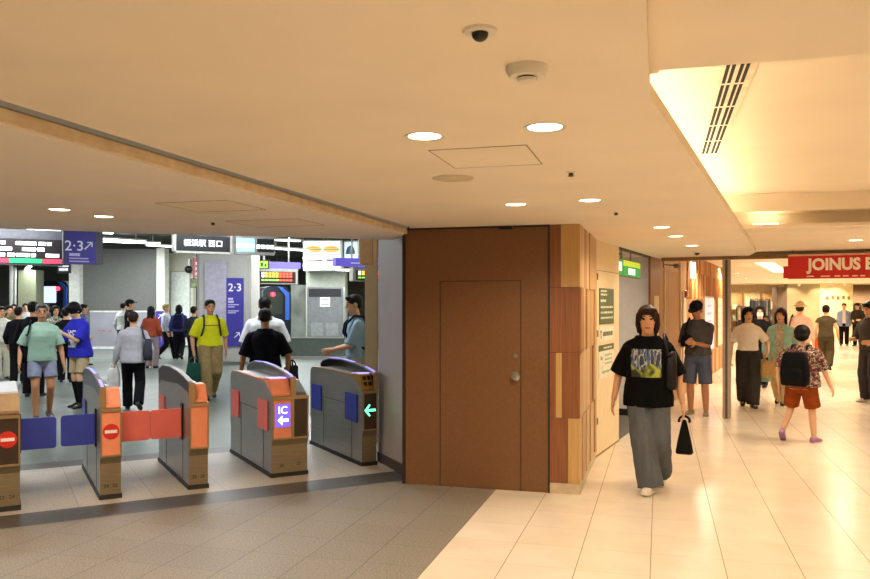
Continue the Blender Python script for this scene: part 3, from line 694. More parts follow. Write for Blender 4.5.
# ------------------------------------------------------------------ station hall
HZ = 4.35
hall_dark = M('dark hall ceiling', '#74766c', .8, var=.15, scale=1.2)
hall_wall = M('dull green hall wall', '#6d7264', .7, var=.12, scale=.8)
cream_w = M('cream hall wall', '#cfcdb8', .55, var=.03)
def gpoly(pts, z0, z1, name, mat, label, cat):
    q = [RG(*p) for p in pts]; return struct(MB().prism([(p.x, p.y) for p in q], z0, z1).build(name, mat), label, cat)
gpoly([(-14, 7.7), (24, 7.7), (24, 52), (-14, 52)], HZ, HZ + .1, 'ceiling_hall', hall_dark, 'dark high ceiling of the station hall', 'ceiling')
gpoly([(-14, 51), (24, 51), (24, 51.2), (-14, 51.2)], 0, HZ, 'wall_far', hall_wall, 'dull far wall of the station hall', 'wall')
gpoly([(-14.2, 7), (-14, 7), (-14, 51), (-14.2, 51)], 0, HZ, 'wall_left', hall_wall, 'left wall of the station hall', 'wall')
rw = [P(384, 9.9), P(382, 22), P(379, 50)]
m = MB()
for a, b in zip(rw, rw[1:]): u = b - a; m.obox((a + b)/2, u, u.length/2 + .05, .06, 0, HZ)
struct(m.build('wall_divide', cream_w), 'wall between the station hall and the shops', 'wall')
m = MB()
for i in range(5): q0_ = RG(-14, 12 + i*8); q1_ = RG(22, 12 + i*8); m.obox((q0_ + q1_)/2, Rd, 18, .15, HZ - .35, HZ)
struct(m.build('beam_hall', M('hall beam', '#57584f', .7)), 'dark beams under the hall ceiling', 'beam')

def tube(c, ang, L, label, power):
    t = thing('fluorescent_light', label, 'ceiling light', c, ang, 'fluorescent hall lights')
    MB().box(-L/2, L/2, -.09, .09, 0, .05).build('housing', white_p, t)
    MB().box(-L/2 + .03, L/2 - .03, -.06, .06, -.035, 0).build('tube', lamp_white, t)
    MB().box(-L/2*.7 - .01, -L/2*.7 + .01, -.01, .01, .05, HZ - c[2]).box(L/2*.7 - .01, L/2*.7 + .01, -.01, .01, .05, HZ - c[2]).build('hanger', steel, t)
    ld = bpy.data.lights.new('lamp', 'AREA'); ld.shape = 'RECTANGLE'; ld.size = L; ld.size_y = .25; ld.energy = power; ld.color = (.93, .98, 1)
    lo = bpy.data.objects.new('lamp', ld); C.objects.link(lo); lo.parent = t; lo.location = (0, 0, -.06); return t
for px, py, d, L, lab in ((112, 239, 24, 2.2, 'white tube light above the grey shutter panel'), (168, 246, 27, 1.6, 'white tube light left of the black station sign'),
        (290, 249, 26, 1.6, 'white tube light left of the sandwich advertisement'), (28, 268, 30, 4.0, 'long white tube light under the departure board'), (350, 270, 26, 1.2, 'short white tube light by the right train sign'), (75, 280, 38, 3.0, 'distant white tube light left of the white column')):
    tube(tuple(P(px, d, ZZ(py, d))), G45 + PI/2 if px in (28, 75) else G45 + .35, L, lab, 130)
for r, g in ((-6, 13), (-1, 11.5), (3, 11), (-2, 17), (4, 17), (8, 22), (-6, 22), (2, 26), (10, 30), (-3, 33), (5, 38), (12, 40), (4, 29.5), (8, 26), (-2, 28), (0, 21), (6, 19)):  # the last few tubes are added to brighten the far hall
    tt_ = tube(tuple(RG(r, g, HZ - .5)), G45, 2.4, 'white tube light high in the station hall', 120 if g < 15 else 155)
    pl_ = bpy.data.lights.new('lamp', 'POINT'); pl_.energy = 32; pl_.color = (.93, .98, 1); pl_.shadow_soft_size = .1; po_ = bpy.data.objects.new('lamp', pl_); C.objects.link(po_); po_.parent = tt_; po_.location = (0, 0, -.12)

# departure board
dep_bg = M('board black', '#1d1316', .4); bd_fr = M('board frame grey', '#4e4e55', .5)
L_ = span(-14, 19, 63, Rd)
a_ = P(-14, 19); c_ = a_ + Rd*(L_/2)
zt, zb = ZZ(229, 19.3), ZZ(265, 19.3)
d_ = thing('departure_board', 'long electronic departure board hanging at the left frame edge', 'display board', (c_.x, c_.y, (zt + zb)/2), G45)
h = zt - zb
MB().box(-L_/2, L_/2, 0, .3, -h/2, h/2).build('housing', bd_fr, d_, bevel=.01)
MB().rect(0, -.10, L_ - .06, h*.70, -.006).build('screen', dep_bg, d_)
wt = glow('lit white row', '#f2f4ff', 2.2); cy = glow('lit cyan row', '#9fd4ff', 2.0); rd_ = glow('lit red strip', '#d8324a', 1.2); gn = glow('lit green strip', '#1fa860', 1.2)
rn = random.Random(4); m = MB()
for row in range(3):
    z = .10 - row*.145; x = -L_/2 + .1
    while x < L_/2 - .25:
        l = rn.choice([.1, .16, .3, .45]); m.rect(min(x + l/2, L_/2 - .2), z, l, .085, -.010); x += l + rn.choice([.03, .05, .22])
m.build('timetable_row', wt, d_)
for a0, a1, nm, mt in ((0.02, .28, 'red_strip', rd_), (.29, .72, 'green_strip', gn), (.73, .98, 'red_strip', rd_)): MB().rect(-L_/2 + (a0 + a1)/2*L_, -.33, (a1 - a0)*L_, .11, -.010).build(nm, mt, d_)
for i in range(6): MB().rect(-L_/2 + .3 + i*.36, h/2 - .13, .2, .08, -.004).build('lettering', M('dull header lettering', '#55545a', .5), d_)
MB().box(-.8, -.74, .1, .16, h/2, HZ - (zt+zb)/2).box(.8, .86, .1, .16, h/2, HZ - (zt+zb)/2).build('hanger', steel, d_)

purple = M('purple sign', '#3b3496', .45, var=.03); purple_l = glow('lit purple header', '#5a50c0', .7); wlet = M('white lettering', '#e9e6f2', .5, var=0)
def arrow_ne(mb, cx, cz, s, y):
    for a, b, w in (((-1, -1), (1, 1), .16),):
        d = V((b[0]-a[0], 0, b[1]-a[1])).normalized(); n = V((-d.z, 0, d.x))*w*s
        p = V((cx + a[0]*s, 0, cz + a[1]*s)); q = V((cx + b[0]*s, 0, cz + b[1]*s))
        mb.yprism([(p.x + n.x, p.z + n.z), (q.x + n.x, q.z + n.z), (q.x - n.x, q.z - n.z), (p.x - n.x, p.z - n.z)], y, y + .004)
    mb.yprism([(cx - .3*s, cz + s*1.12), (cx + 1.12*s, cz + s*1.12), (cx + 1.12*s, cz + .8*s), (cx - .3*s, cz + .8*s)], y, y + .004)
    mb.yprism([(cx + .8*s, cz + s*1.12), (cx + 1.12*s, cz + s*1.12), (cx + 1.12*s, cz - .3*s), (cx + .8*s, cz - .3*s)], y, y + .004)
L_ = span(65, 18.8, 96, Rd); a_ = P(65, 18.8); c_ = a_ + Rd*(L_/2); zt, zb = ZZ(231, 18.9), ZZ(264, 18.9); h = zt - zb
s_ = thing('platform_sign', 'purple hanging sign reading 2 3 with an arrow beside the departure board', 'sign', (c_.x, c_.y, (zt + zb)/2), G45)
MB().box(-L_/2 - .04, L_/2 + .16, 0, .22, -h/2, h/2 + .05).build('housing', bd_fr, s_, bevel=.008)
MB().rect(0, 0, L_, h, -.006).build('panel', purple, s_)
text('lettering', '2·3', .34, wlet, s_, (-.14, -.010, .03), .003, 'CENTER', .002)
m = MB(); arrow_ne(m, L_/2 - .17, .05, .085, -.010); m.build('arrow', wlet, s_)
m = MB()
for z, w, hh in ((-.17, .24, .07), (-.26, .42, .03), (-.33, .44, .03)): m.rect(-L_/2 + .09 + w/2, z, w, hh, -.010)
m.build('small_lettering', M('pale violet lettering', '#b9b2dc', .5, var=0), s_)
MB().box(-.03, .03, .08, .14, h/2 + .04, HZ - s_.location.z).build('hanger', steel, s_)

# small black sign under the departure board
b_ = thing('exit_sign', 'small black sign with white lettering left of the white column', 'sign', P(63.5, 26, ZZ(268, 26)), YAW)
MB().box(-.22, .22, 0, .08, -.17, .17).build('housing', black_m, b_); MB().rect(0, .06, .34, .05, -.004).rect(0, -.05, .3, .09, -.004).build('lettering', wlet, b_)
MB().box(-.02, .02, .03, .06, .17, HZ - b_.location.z).build('hanger', steel, b_)

# shutter panel with its white frame, low printed hoarding
D = 30.0
def face(px0, px1, py0, py1, d, th, name, mat, label, cat='wall', dy=0.0):
    a = P(px0, d); b = P(px1, d); z0, z1 = max(0, ZZ(py1, d)), ZZ(py0, d)
    m = MB(); m.obox((a + b)/2 + FW*(th/2 + dy), RT, (b - a).length/2, th/2, z0, z1)
    return struct(m.build(name, mat), label, cat)
face(79, 157, 249, 345, D, .4, 'wall_shutter', M('grey shutter sheet', '#686963', .5, var=.04), 'large grey shutter panel across the hall')
face(69, 79.5, 262, 346, D - .3, .5, 'column_white', M('white column', '#c9cbc2', .5), 'white column left of the grey shutter panel', 'column')
face(156.5, 164.5, 248, 347, D - .2, .5, 'column_edge', M('white column edge', '#d6d8ca', .5), 'white edge column right of the grey shutter panel', 'column')
h_ = thing('printed_hoarding', 'low white printed hoarding in front of the grey shutter', 'barrier', P(123, D - .6, 0), YAW)
w = 66/790*(D-.6)/2
MB().box(-w, w, 0, .06, .08, 1.36).build('panel', M('printed white sheet', '#94939a', .4, var=.10, scale=1.4), h_)
MB().box(-w, w, -.02, .08, 1.36, 1.42).box(-w, w, -.03, .09, 0, .08).build('rail', M('hoarding rail', '#d5d6d0', .4), h_)
m = MB(); rn = random.Random(9)
for i in range(14): m.rect(rn.uniform(-w + .2, w - .2), rn.uniform(.6, .9), rn.uniform(.1, .3), .04, -.004)
m.build('red_print', M('faded red print', '#b06a70', .5), h_)
face(164.5, 193, 253, 345, 31.0, .4, 'wall_cream_hall', cream_w, 'cream wall with a pale shutter door behind the passers-by')
d3 = thing('door_3', 'pale shutter door in the cream hall wall', 'door', P(180.5, 30.98, 0), YAW); d3['kind'] = 'structure'
MB().box(-.36, .36, -.02, 0, .05, ZZ(272, 31)).build('door_panel', M('pale door', '#dfe5da', .45), d3)
MB().box(-.40, -.36, -.03, 0, 0, ZZ(271, 31)).box(.36, .40, -.03, 0, 0, ZZ(271, 31)).box(-.4, .4, -.03, 0, ZZ(272, 31), ZZ(271, 31)).build('door_frame', M('door frame grey', '#a8a99e', .5), d3)
t = thing('hall_camera', 'black security camera at the corner of the cream hall wall', 'camera', P(189, 30.8, ZZ(268, 30.8)), YAW)
MB().box(-.03, .03, -.0, .1, -.05, .35).build('bracket', steel, t); MB().ball((0, -.05, -.06), (.15, .15, .15)).build('dome', black_m, t, smooth=True)

# round cornered pillar with the vertical 2 3 sign
pc = P(229, 22.3); PW = 1.5/2
t = MB().obox(pc, RT*1.0 + FW*.0, PW, .6, 0, HZ).build('column_hall', M('pale pillar', '#aeaba8', .45, var=.03), bevel=.08); struct(t, 'wide pale pillar in the station hall', 'column')
dF = 22.3 - .6
t = thing('pillar_panel', 'pale lavender blank panel on the hall pillar', 'panel', P(216, dF, (ZZ(262, dF) + .3)/2), YAW)
hh = ZZ(262, dF) - .3
MB().box(-.30, .30, -.03, 0, -hh/2, hh/2).build('panel', M('lavender panel', '#b0acbf', .4), t)
MB().box(-.31, -.30, -.035, 0, -hh/2, hh/2).box(.30, .31, -.035, 0, -hh/2, hh/2).build('frame', M('panel frame', '#9a98a0', .4), t)
zt, zb = ZZ(278, dF), ZZ(346, dF); h = zt - zb
s_ = thing('platform_sign', 'tall purple 2 3 sign mounted on the hall pillar', 'sign', P(235.3, dF, (zt + zb)/2), YAW)
MB().box(-.235, .235, -.045, 0, -h/2, h/2).build('panel', purple, s_)
text('lettering', '2·3', .30, wlet, s_, (0, -.048, h/2 - .27), .003, 'CENTER', .003)
m = MB()
for z, w, hh in ((.36, .14, .06), (.28, .16, .06), (.20, .30, .03), (.14, .18, .03), (.03, .30, .03), (-.02, .22, .03)): m.rect(-.19 + w/2, z, w, hh, -.049)
m.build('small_lettering', M('pale violet lettering', '#b9b2dc', .5, var=0), s_)
m = MB(); arrow_ne(m, .06, -h/2 + .3, .07, -.049); m.build('arrow', wlet, s_)
s_ = thing('platform_sign', 'narrow purple strip sign left of the hall pillar', 'sign', P(202.5, 23.4, ZZ(297, 23.4)), YAW)
MB().box(-.09, .09, -.03, .03, -.62, .62).build('panel', purple, s_); MB().rect(0, .35, .10, .2, -.034).rect(0, 0, .08, .3, -.034).build('lettering', M('pale violet lettering', '#b9b2dc', .5, var=0), s_)
MB().box(-.03, .03, .03, .5, -.55, -.50).box(-.03, .03, .03, .5, .50, .55).build('bracket', steel, s_)
s_ = thing('platform_sign', 'low blue sign with a white 3 behind the long haired person', 'sign', P(159.5, 27.5, 0), YAW)
MB().box(-.14, .14, 0, .05, .05, ZZ(311, 27.5)).build('panel', purple, s_); text('lettering', '3', .42, wlet, s_, (0.02, -.006, ZZ(330, 27.5)), .003, 'CENTER', .004)
m = MB(); arrow_ne(m, 0.0, ZZ(317, 27.5), .08, -.004); m.build('arrow', wlet, s_)
MB().box(-.16, .16, -.04, .10, 0, .05).build('foot', grey_p, s_)

# red banner piece, wall poster
s_ = thing('hanging_banner', 'red hanging banner left of the hall pillar', 'banner', P(198, 26, ZZ(271, 26)), YAW)
MB().box(-.17, .17, 0, .02, -.43, .43).build('cloth', M('coral banner', '#c9555c', .6), s_); m = MB()
for i in range(4): m.rect(-.06, .25 - i*.17, .1, .10, -.004)
m.build('lettering', wlet, s_); MB().box(-.17, .17, .0, .02, .43, .45).box(-.01, .01, 0, .02, .45, HZ - s_.location.z).build('hanger', steel, s_)
s_ = thing('framed_notice', 'small framed notice hanging under the red banner', 'notice', P(195, 25.8, ZZ(283, 25.8)), YAW)
MB().box(-.15, .15, 0, .03, -.15, .15).build('frame', black_m, s_); MB().rect(0, 0, .26, .25, -.004).build('paper', M('greenish notice', '#8f9a6a', .5, var=.3, scale=6), s_); MB().box(-.01, .01, .0, .02, .15, HZ - s_.location.z).build('hanger', steel, s_)

# black station name sign and the cyan/black sign
L_ = span(176, 17.5, 230, Rd); a_ = P(176, 17.5); c_ = a_ + Rd*(L_/2); zt, zb = ZZ(236, 17.8), ZZ(251.5, 17.8); h = zt - zb
sign_blk = M('sign black', '#15181d', .35)
s_ = thing('station_sign', 'black hanging sign with lit white station lettering', 'sign', (c_.x, c_.y, (zt + zb)/2), G45)
MB().box(-L_/2, L_/2, 0, .2, -h/2, h/2).build('housing', sign_blk, s_)
MB().box(-L_/2 - .05, -L_/2, -.02, .22, -h/2 - .01, h/2 + .03).box(L_/2, L_/2 + .05, -.02, .22, -h/2 - .01, h/2 + .03).box(-L_/2, L_/2, -.02, .22, -h/2 - .05, -h/2).build('frame', M('sign frame', '#a6a39c', .4, .5), s_)
text('lettering', '横浜駅 西口', .165, glow('lit sign lettering', '#f4f6ff', 2.0), s_, (0, -.006, 0), .002, 'CENTER', .0)
MB().box(-.6, -.56, .08, .12, h/2, HZ - s_.location.z).box(.56, .6, .08, .12, h/2, HZ - s_.location.z).build('hanger', steel, s_)
u_ = (RT*math.cos(.15) + FW*math.sin(.15)).normalized()
u_ = Rd
L_ = span(236, 18.2, 275, u_); a_ = P(236, 18.2); c_ = a_ + u_*(L_/2); zt, zb = ZZ(237.5, 18.4), ZZ(253, 18.4); h = zt - zb
s_ = thing('direction_sign', 'hanging sign half lit cyan and half black beside the station sign', 'sign', (c_.x, c_.y, (zt + zb)/2), G45)
MB().box(-L_/2, L_/2, 0, .2, -h/2 - .04, h/2 + .03).build('housing', M('sign frame grey', '#7d7c78', .5), s_)
MB().rect(-L_/4 - .01, 0, L_/2 - .05, h*.86, -.006).build('cyan_panel', glow('lit cyan panel', '#7cc8ea', 1.3), s_)
MB().rect(L_/4 + .0, 0, L_/2 - .06, h*.86, -.006).build('black_panel', sign_blk, s_)
for x0_, z_ in ((-L_/4 - .18, -.02), (L_/4 - .17, -.03)):
    m = MB()
    for i in range(4): m.rect(x0_ + i*.11, z_, .08, .09, -.010)
    m.build('lettering', glow('lit sign lettering', '#f4f6ff', 2.0), s_)
MB().box(-.3, -.26, .08, .12, h/2, HZ - s_.location.z).box(.26, .3, .08, .12, h/2, HZ - s_.location.z).build('hanger', steel, s_)

# train departure boards with purple headers
amber = glow('lit amber text', '#ffae3a', 2.2); redt = glow('lit red text', '#ff4a30', 1.8); grn = glow('lit green text', '#7fd84a', 1.8); wtx = glow('lit white text', '#ffe9d8', 2.0)
def trainboard(px0, px1, py0, py1, d, label):
    L = span(px0, d, px1, Rd); c = P(px0, d) + Rd*(L/2); zt, zb = ZZ(py0, d), ZZ(py1, d); h = zt - zb
    s = thing('train_board', label, 'display board', (c.x, c.y, (zt + zb)/2), G45, 'train boards above the platform entrance')
    MB().box(-L/2, L/2, 0, .25, -h/2, h/2).build('housing', M('board housing', '#8e8d86', .5), s, bevel=.01)
    MB().rect(0, -.03, L - .16, h*.72, -.006).build('screen', dep_bg, s)
    m1, m2, m3, m4 = MB(), MB(), MB(), MB()
    for j, z in enumerate((h*.17, 0.0)):
        for i in range(9):
            x = -L/2 + .18 + i*(L - .36)/8.5
            (m4 if i < 1 else m1 if i < 5 else m2).rect(x, z, (L - .36)/8.5*.72, h*.13, -.010)
    for i in range(9): (m3 if i < 5 else m2).rect(-L/2 + .18 + i*(L - .36)/8.5, -h*.24, (L - .36)/8.5*.8, h*.10, -.010)
    m1.build('amber_text', amber, s); m2.build('red_text', redt, s); m3.build('green_text', grn, s); m4.build('white_text', wtx, s)
    MB().box(-L/2 + .3, L/2 + .1, .05, .2, h/2 + .01, h/2 + .20).build('purple_header', purple_l, s)
    MB().box(-.4, -.36, .1, .14, h/2, HZ - s.location.z).box(.36, .4, .1, .14, h/2, HZ - s.location.z).build('hanger', steel, s)
trainboard(257, 298, 268, 284, 23.5, 'amber train board below the green exit sign')
trainboard(353, 396, 267, 281, 20.0, 'amber train board under the lit purple box on the right')
s_ = thing('purple_lightbox', 'long lit purple box sign above the right train board', 'sign', P(364, 19.5, ZZ(262.5, 19.5)), G45)
MB().box(-.75, .75, 0, .2, -.10, .10).build('housing', purple_l, s_); MB().rect(.1, -.02, .9, .03, -.004).build('lettering', wlet, s_); MB().box(-.3, -.27, .08, .12, .10, HZ - s_.location.z).build('hanger', steel, s_)
s_ = thing('emergency_sign', 'small lit green emergency exit sign left of the sandwich advertisement', 'sign', P(263, 22.8, ZZ(264.5, 22.8)), YAW)
MB().box(-.17, .17, 0, .08, -.13, .13).build('housing', black_m, s_); MB().rect(0, 0, .28, .2, -.004).build('panel', glow('lit exit green', '#8fdc3f', 1.6), s_); MB().rect(-.03, 0, .07, .12, -.008).rect(.07, -.02, .05, .08, -.008).build('pictogram', M('exit pictogram', '#1d5a24', .5), s_); MB().box(-.01, .01, .02, .04, .13, HZ - s_.location.z).build('hanger', steel, s_)

# sandwich advertisement box on a pillar
dA = 27.0; wA = 39/790*dA
face(306, 345, 268, 345, 27.6, .8, 'column_ad', M('dull grey green pillar', '#8d9184', .55, var=.05), 'grey green pillar that carries the lit advertisement', 'column')
zt, zb = ZZ(240, dA), ZZ(270.5, dA); h = zt - zb
s_ = thing('advertisement_box', 'lit white advertisement box with two sandwiches high on a pillar', 'advertisement', P(322.5, dA, (zt + zb)/2), YAW)
MB().box(-wA/2, wA/2, .0, .5, -h/2, h/2).build('housing', M('box frame', '#b9bcb6', .4), s_)
MB().rect(0, 0, wA - .06, h - .08, -.006).build('lit_face', glow('lit advertisement white', '#eef4f6', 1.25), s_)
br = glow('lit bread', '#d9a044', 1.0); fil = glow('lit filling', '#8d8a34', .9)
for sx in (-.30, .30):
    m = MB(); m.yprism([(sx + .27*math.cos(a*PI/8), .22 + .10*math.sin(a*PI/8)) for a in range(9)], -.014, -.007); m.yprism([(sx + .27*math.cos(-a*PI/8), .16 + .07*math.sin(-a*PI/8)) for a in range(9)], -.014, -.007); m.build('bread', br, s_)
    MB().rect(sx, .19, .56, .05, -.016).build('filling', fil, s_)
MB().rect(-.25, -.17, .5, .08, -.012).build('lettering', M('advertisement lettering', '#6b4a46', .5), s_); MB().rect(.33, -.17, .4, .07, -.012).build('lettering', M('advertisement lettering', '#6b4a46', .5), s_)
MB().rect(-.0, -.32, .9, .025, -.012).build('small_lettering', M('faint lettering', '#a9adae', .5), s_)
MB().box(-.03, .03, .5, .6, -h/2, h/2).box(-.02, .02, .2, .24, h/2, HZ - s_.location.z).build('bracket', steel, s_)
s_ = thing('advertisement_box', 'second lit panel turned away right of the sandwich advertisement', 'advertisement', P(351, 27.2, (zt + zb)/2), YAW - .5)
MB().box(-.30, .30, 0, .4, -h/2 + .2, h/2).build('housing', M('box frame', '#b9bcb6', .4), s_); MB().rect(0, .1, .54, h - .3, -.006).build('lit_face', glow('lit pale blue panel', '#cfe0ea', 1.0), s_); m = MB(); m.yprism([(.2*math.cos(a*PI/10) - .02, .05 + .3*math.sin(a*PI/10)) for a in range(11)], -.012, -.007); m.build('arch', M('blue arch print', '#6b88a5', .5), s_); MB().box(-.02, .02, .1, .14, h/2, HZ - s_.location.z).build('bracket', steel, s_)

# ticket machine column, glass fence
dK = 25.5
t = thing('ticket_machine', 'tall grey machine with a white notice below the advertisement', 'machine', P(325, dK, 0), YAW)
zK = ZZ(287, dK); w = 36/790*dK/2
MB().box(-w, w, 0, .6, 0, zK).build('cabinet', M('machine grey', '#85878a', .45, .3), t, bevel=.02)
MB().box(-w + .06, w - .06, -.01, .0, zK - .32, zK - .06).build('dark_header', M('machine header', '#24262a', .4), t)
MB().rect(-.0, ZZ(302, dK), .32, .30, -.008).build('notice', glow('pale notice', '#e6ebe8', .5), t)
m = MB()
for i in range(3): m.rect(0, ZZ(302, dK) - .09 + i*.09, .24, .03, -.012)
m.build('notice_lettering', M('notice print', '#6d7472', .5), t)
m = MB()
for sx in (-.26, .22):
    for sz in (.35, .85): m.rect(sx, sz, .40, .42, -.006)
m.build('panel', M('machine panel', '#9a9d9e', .4, .3), t)
f = thing('glass_fence', 'low dark glass fence across the platform entrance', 'fence', P(318, 24.0, 0), YAW - .05)
w = 80/790*24/2
MB().box(-w, w, 0, .03, .08, .62).build('glass', M('smoked glass panel', '#4e554f', .12, coat=.3), f); MB().box(-w, w, -.01, .04, .62, .66).box(-w, w, -.01, .04, .0, .08).build('rail', steel, f)

# trains standing beyond the entrance
train_s = M('train silver', '#a9adb2', .35, .5); train_d = M('train dark blue', '#1d2430', .3, coat=.4); train_blue = M('train blue band', '#3d66c4', .35); train_glass = M('train window', '#3a3f38', .1, coat=.5)
redlamp = glow('red tail lamp', '#ff3040', 6.0)
def train(px0, px1, py0, d, flip, label, screen):
    w = (px1 - px0)/790*d; z1 = ZZ(py0, d)
    t = thing('train', label, 'train', P((px0 + px1)/2, d, 0), YAW + (.35 if not flip else -.2))
    pr = [(-w/2, .35), (-w/2, z1 - .25), (-w/2 + .15, z1 - .06), (-w/2 + .4, z1), (w/2 - .4, z1), (w/2 - .15, z1 - .06), (w/2, z1 - .25), (w/2, .35)]
    MB().yprism(pr, 0, 9).build('body', train_s, t)
    MB().yprism([(x*.97, z) for x, z in pr], -.12, 0).build('front', train_d, t, bevel=.03)
    MB().yprism([(w/2 - .05, 1.0), (w/2 - .05, z1 - .3), (w/2 - .35, z1 - .05), (w/2 - .55, z1 - .02), (w/2 - .40, z1 - .18), (w/2 - .22, z1 - .4), (w/2 - .22, 1.0)], -.16, -.11).build('blue_band', train_blue, t)
    if screen: MB().rect(-.25, z1 - .62, w*.62, .75, -.15, .05).build('windshield', glow('windshield with glowing reflection', '#cfdcf2', 1.2), t)  # white sky reflection is put in as a glowing pane
    else: MB().rect(-.1, z1 - .75, w*.6, .9, -.15, .08).build('windshield', train_glass, t)
    m = MB()
    for i in range(4): m.box(w/2 - .01, w/2 + .02, .6 + i*1.9, 2.0 + i*1.9, 1.3, 2.2)
    m.build('side_window', train_glass, t)
    zdisc_ = MB(); rs = [zdisc_.ring(V((-.15 if not screen else w/2 - .5, y, z1 - .35)), V((r, 0, 0)), V((0, 0, r)), 14) for r, y in ((.09, -.19), (.09, -.12))]; zdisc_.loft(rs); zdisc_.build('tail_lamp', redlamp, t)
    MB().box(-w/2 + .2, w/2 - .2, .1, 8.8, 0, .35).build('undercarriage', black_m, t)
train(262, 290, 286, 33, False, 'dark fronted train with a blue edge right of the hall pillar', False)
train(33, 72, 281, 36, True, 'train with a bright windshield behind the crowd on the left', True)
face(291, 306, 285, 346, 31.5, .15, 'wall_platform', M('platform side panel', '#7b8078', .4, var=.2, scale=2), 'grey panelled wall between the train and the machine')
face(18, 36, 270, 346, 30, .6, 'column_green', M('dull green pillar', '#7d8266', .6, var=.05), 'dull green pillar behind the crowd', 'column')
t = thing('pipe_stack', 'pale vertical pipes beside the dull green pillar', 'pipes', P(11.5, 29, 0), YAW)
MB().cone((0, 0, 0), .07, (0, 0, 3.3), .07).build('pipe', M('pale pipe', '#b3b4ab', .5), t); MB().cone((.25, 0, 1.5), .04, (-.25, 0, 1.5), .04).cone((.14, 0, 0), .04, (.14, 0, 3.0), .04).build('branch_pipe', M('pale pipe', '#b3b4ab', .5), t)

# ------------------------------------------------------------------ shops at the far end of the shopping street
dS = 37.0
face(722, 782, 283, 345, dS + 2, .3, 'wall_shop_left', M('shop back wall', '#d8c49a', .6), 'back wall of the clothes shop')
face(777, 787, 287, 341, dS - .4, .5, 'column_shop', M('dark shop pillar', '#5d4a38', .5), 'dark pillar beside the clothes shop', 'column')
face(787, 820, 284, 341, dS, .3, 'wall_stone', M('greenish stone wall', '#a59a78', .5, var=.08, scale=.6), 'greenish stone wall at the end of the shopping street')
face(820, 853, 270, 341, dS, .3, 'wall_shop_sign', M('pale shop wall', '#ecdcae', .6), 'pale lit wall with small lettering')
face(853, 905, 270, 341, dS + 1.5, .3, 'wall_shop_right', M('brown shop wall', '#8a6a48', .6, var=.2, scale=.7), 'brown shop back wall at the right edge')
face(716, 905, 262, 284, dS - .6, .3, 'beam_shop', M('shop fascia', '#dcc396', .6), 'plaster fascia above the far shops', 'beam')
struct(MB().box(12, 26, 49, 49.2, 0, 2.62).box(-4, 12, 49, 49.2, 0, 2.62).build('wall_mall_end', plaster), 'end wall of the shopping street', 'wall')
b = P(960, 30); a = P(1150, 13)
m = MB(); u = b - a; m.obox((a + b)/2, u, u.length/2, .1, 0, 2.7); struct(m.build('wall_mall_right', plaster), 'right wall of the shopping street', 'wall')
t = thing('wall_lettering', 'small dark lettering on the pale lit wall at the far end', 'sign', P(838, dS - .02, ZZ(298, dS)), YAW)
m = MB()
for i in range(5): m.rect(-.5 + i*.25, .03*(i % 2), .13, .16, -.012)
m.build('lettering', M('brown lettering', '#7d6a4a', .5), t)
def spotw(px, py, d, power, label, aim):
    q = P(px, d, ZZ(py, d)); s = thing('spotlight', label, 'spotlight', q, YAW, 'spotlights on the far shop walls')
    MB().cone((0, 0, 0), .05, (0, .12, -.1), .06).build('can', white_p, s); MB().box(-.01, .01, -.01, .01, 0, 2.62 - q.z).build('stem', steel, s)
    lo = spot(s, power, (1, .8, .5), 95, .05); lo.location = (0, .15, -.13); lo.rotation_euler = (math.radians(42), 0, 0)
for px, l in ((800, 'spotlight washing the greenish stone wall'), (831, 'left spotlight over the pale lit wall'), (846, 'right spotlight over the pale lit wall')): spotw(px, 283, dS - 1.0, 80, l, None)
for px, dd in ((728, 36), (745, 37.6), (765, 37.6), (803, 35), (840, 35), (865, 37.4), (890, 37.4), (750, 33), (820, 33), (860, 33)):
    q = P(px, dd); downlight(q.x, q.y, 2.62, 'added downlight brightening the far shops', 220)  # downlights added to brighten the dark shop interiors
# clothes shop furnishings
def rack(px, d, w, label, hues, h=1.55):
    t = thing('clothes_rack', label, 'clothes rack', P(px, d, 0), YAW)
    MB().cone((-w/2, 0, h), .02, (w/2, 0, h), .02).cone((-w/2, 0, 0), .02, (-w/2, 0, h), .02).cone((w/2, 0, 0), .02, (w/2, 0, h), .02).box(-w/2 - .02, -w/2 + .02, -.25, .25, 0, .03).box(w/2 - .02, w/2 + .02, -.25, .25, 0, .03).build('frame', black_m, t)
    n = min(12, int(w/.12)); rn = random.Random(px)
    names = {'#3a3a42': 'black', '#8c5a48': 'rust', '#d8cbb0': 'cream', '#4a4f6a': 'navy', '#b9a07a': 'beige', '#6f6a5a': 'grey'}
    used = {}
    for i in range(n):
        c = hues[i % len(hues)]; x = -w/2 + .08 + i*(w - .16)/max(1, n - 1); q = P(px, d, 0) + RT*x
        pos = ['first', 'second', 'third', 'fourth', 'fifth', 'sixth', 'seventh', 'eighth', 'ninth', 'tenth', 'eleventh', 'twelfth'][i]
        g = MB(); L = rn.uniform(.6, .9); g.yprism([(-.02, h - .05), (-.045, h - .12), (-.05, h - L), (.05, h - L), (.045, h - .12), (.02, h - .05)], -.2, .2)
        g.box(-.008, .008, -.01, .01, h - .05, h + .02)
        o = g.build('hanging_garment', M('garment ' + names[c], c, .8, var=.2, scale=12), loc=q, rotz=YAW, bevel=.01)
        tag(o, f'{names[c]} garment, {pos} from the left on the {label.split(" rack")[0]} rack', 'garment', 'garments on the ' + label.split(' rack')[0] + ' rack')
rack(748, dS + .6, 1.1, 'left clothes rack in the far shop', ['#b9a07a', '#3a3a42', '#8c5a48', '#4a4f6a', '#d8cbb0'])
rack(760, dS - .5, .9, 'middle clothes rack in the far shop', ['#3a3a42', '#4a4f6a', '#6f6a5a'], 1.9)
rack(871, dS + .4, 1.6, 'right clothes rack in the far shop', ['#8c5a48', '#3a3a42', '#d8cbb0', '#b9a07a'], 1.7)
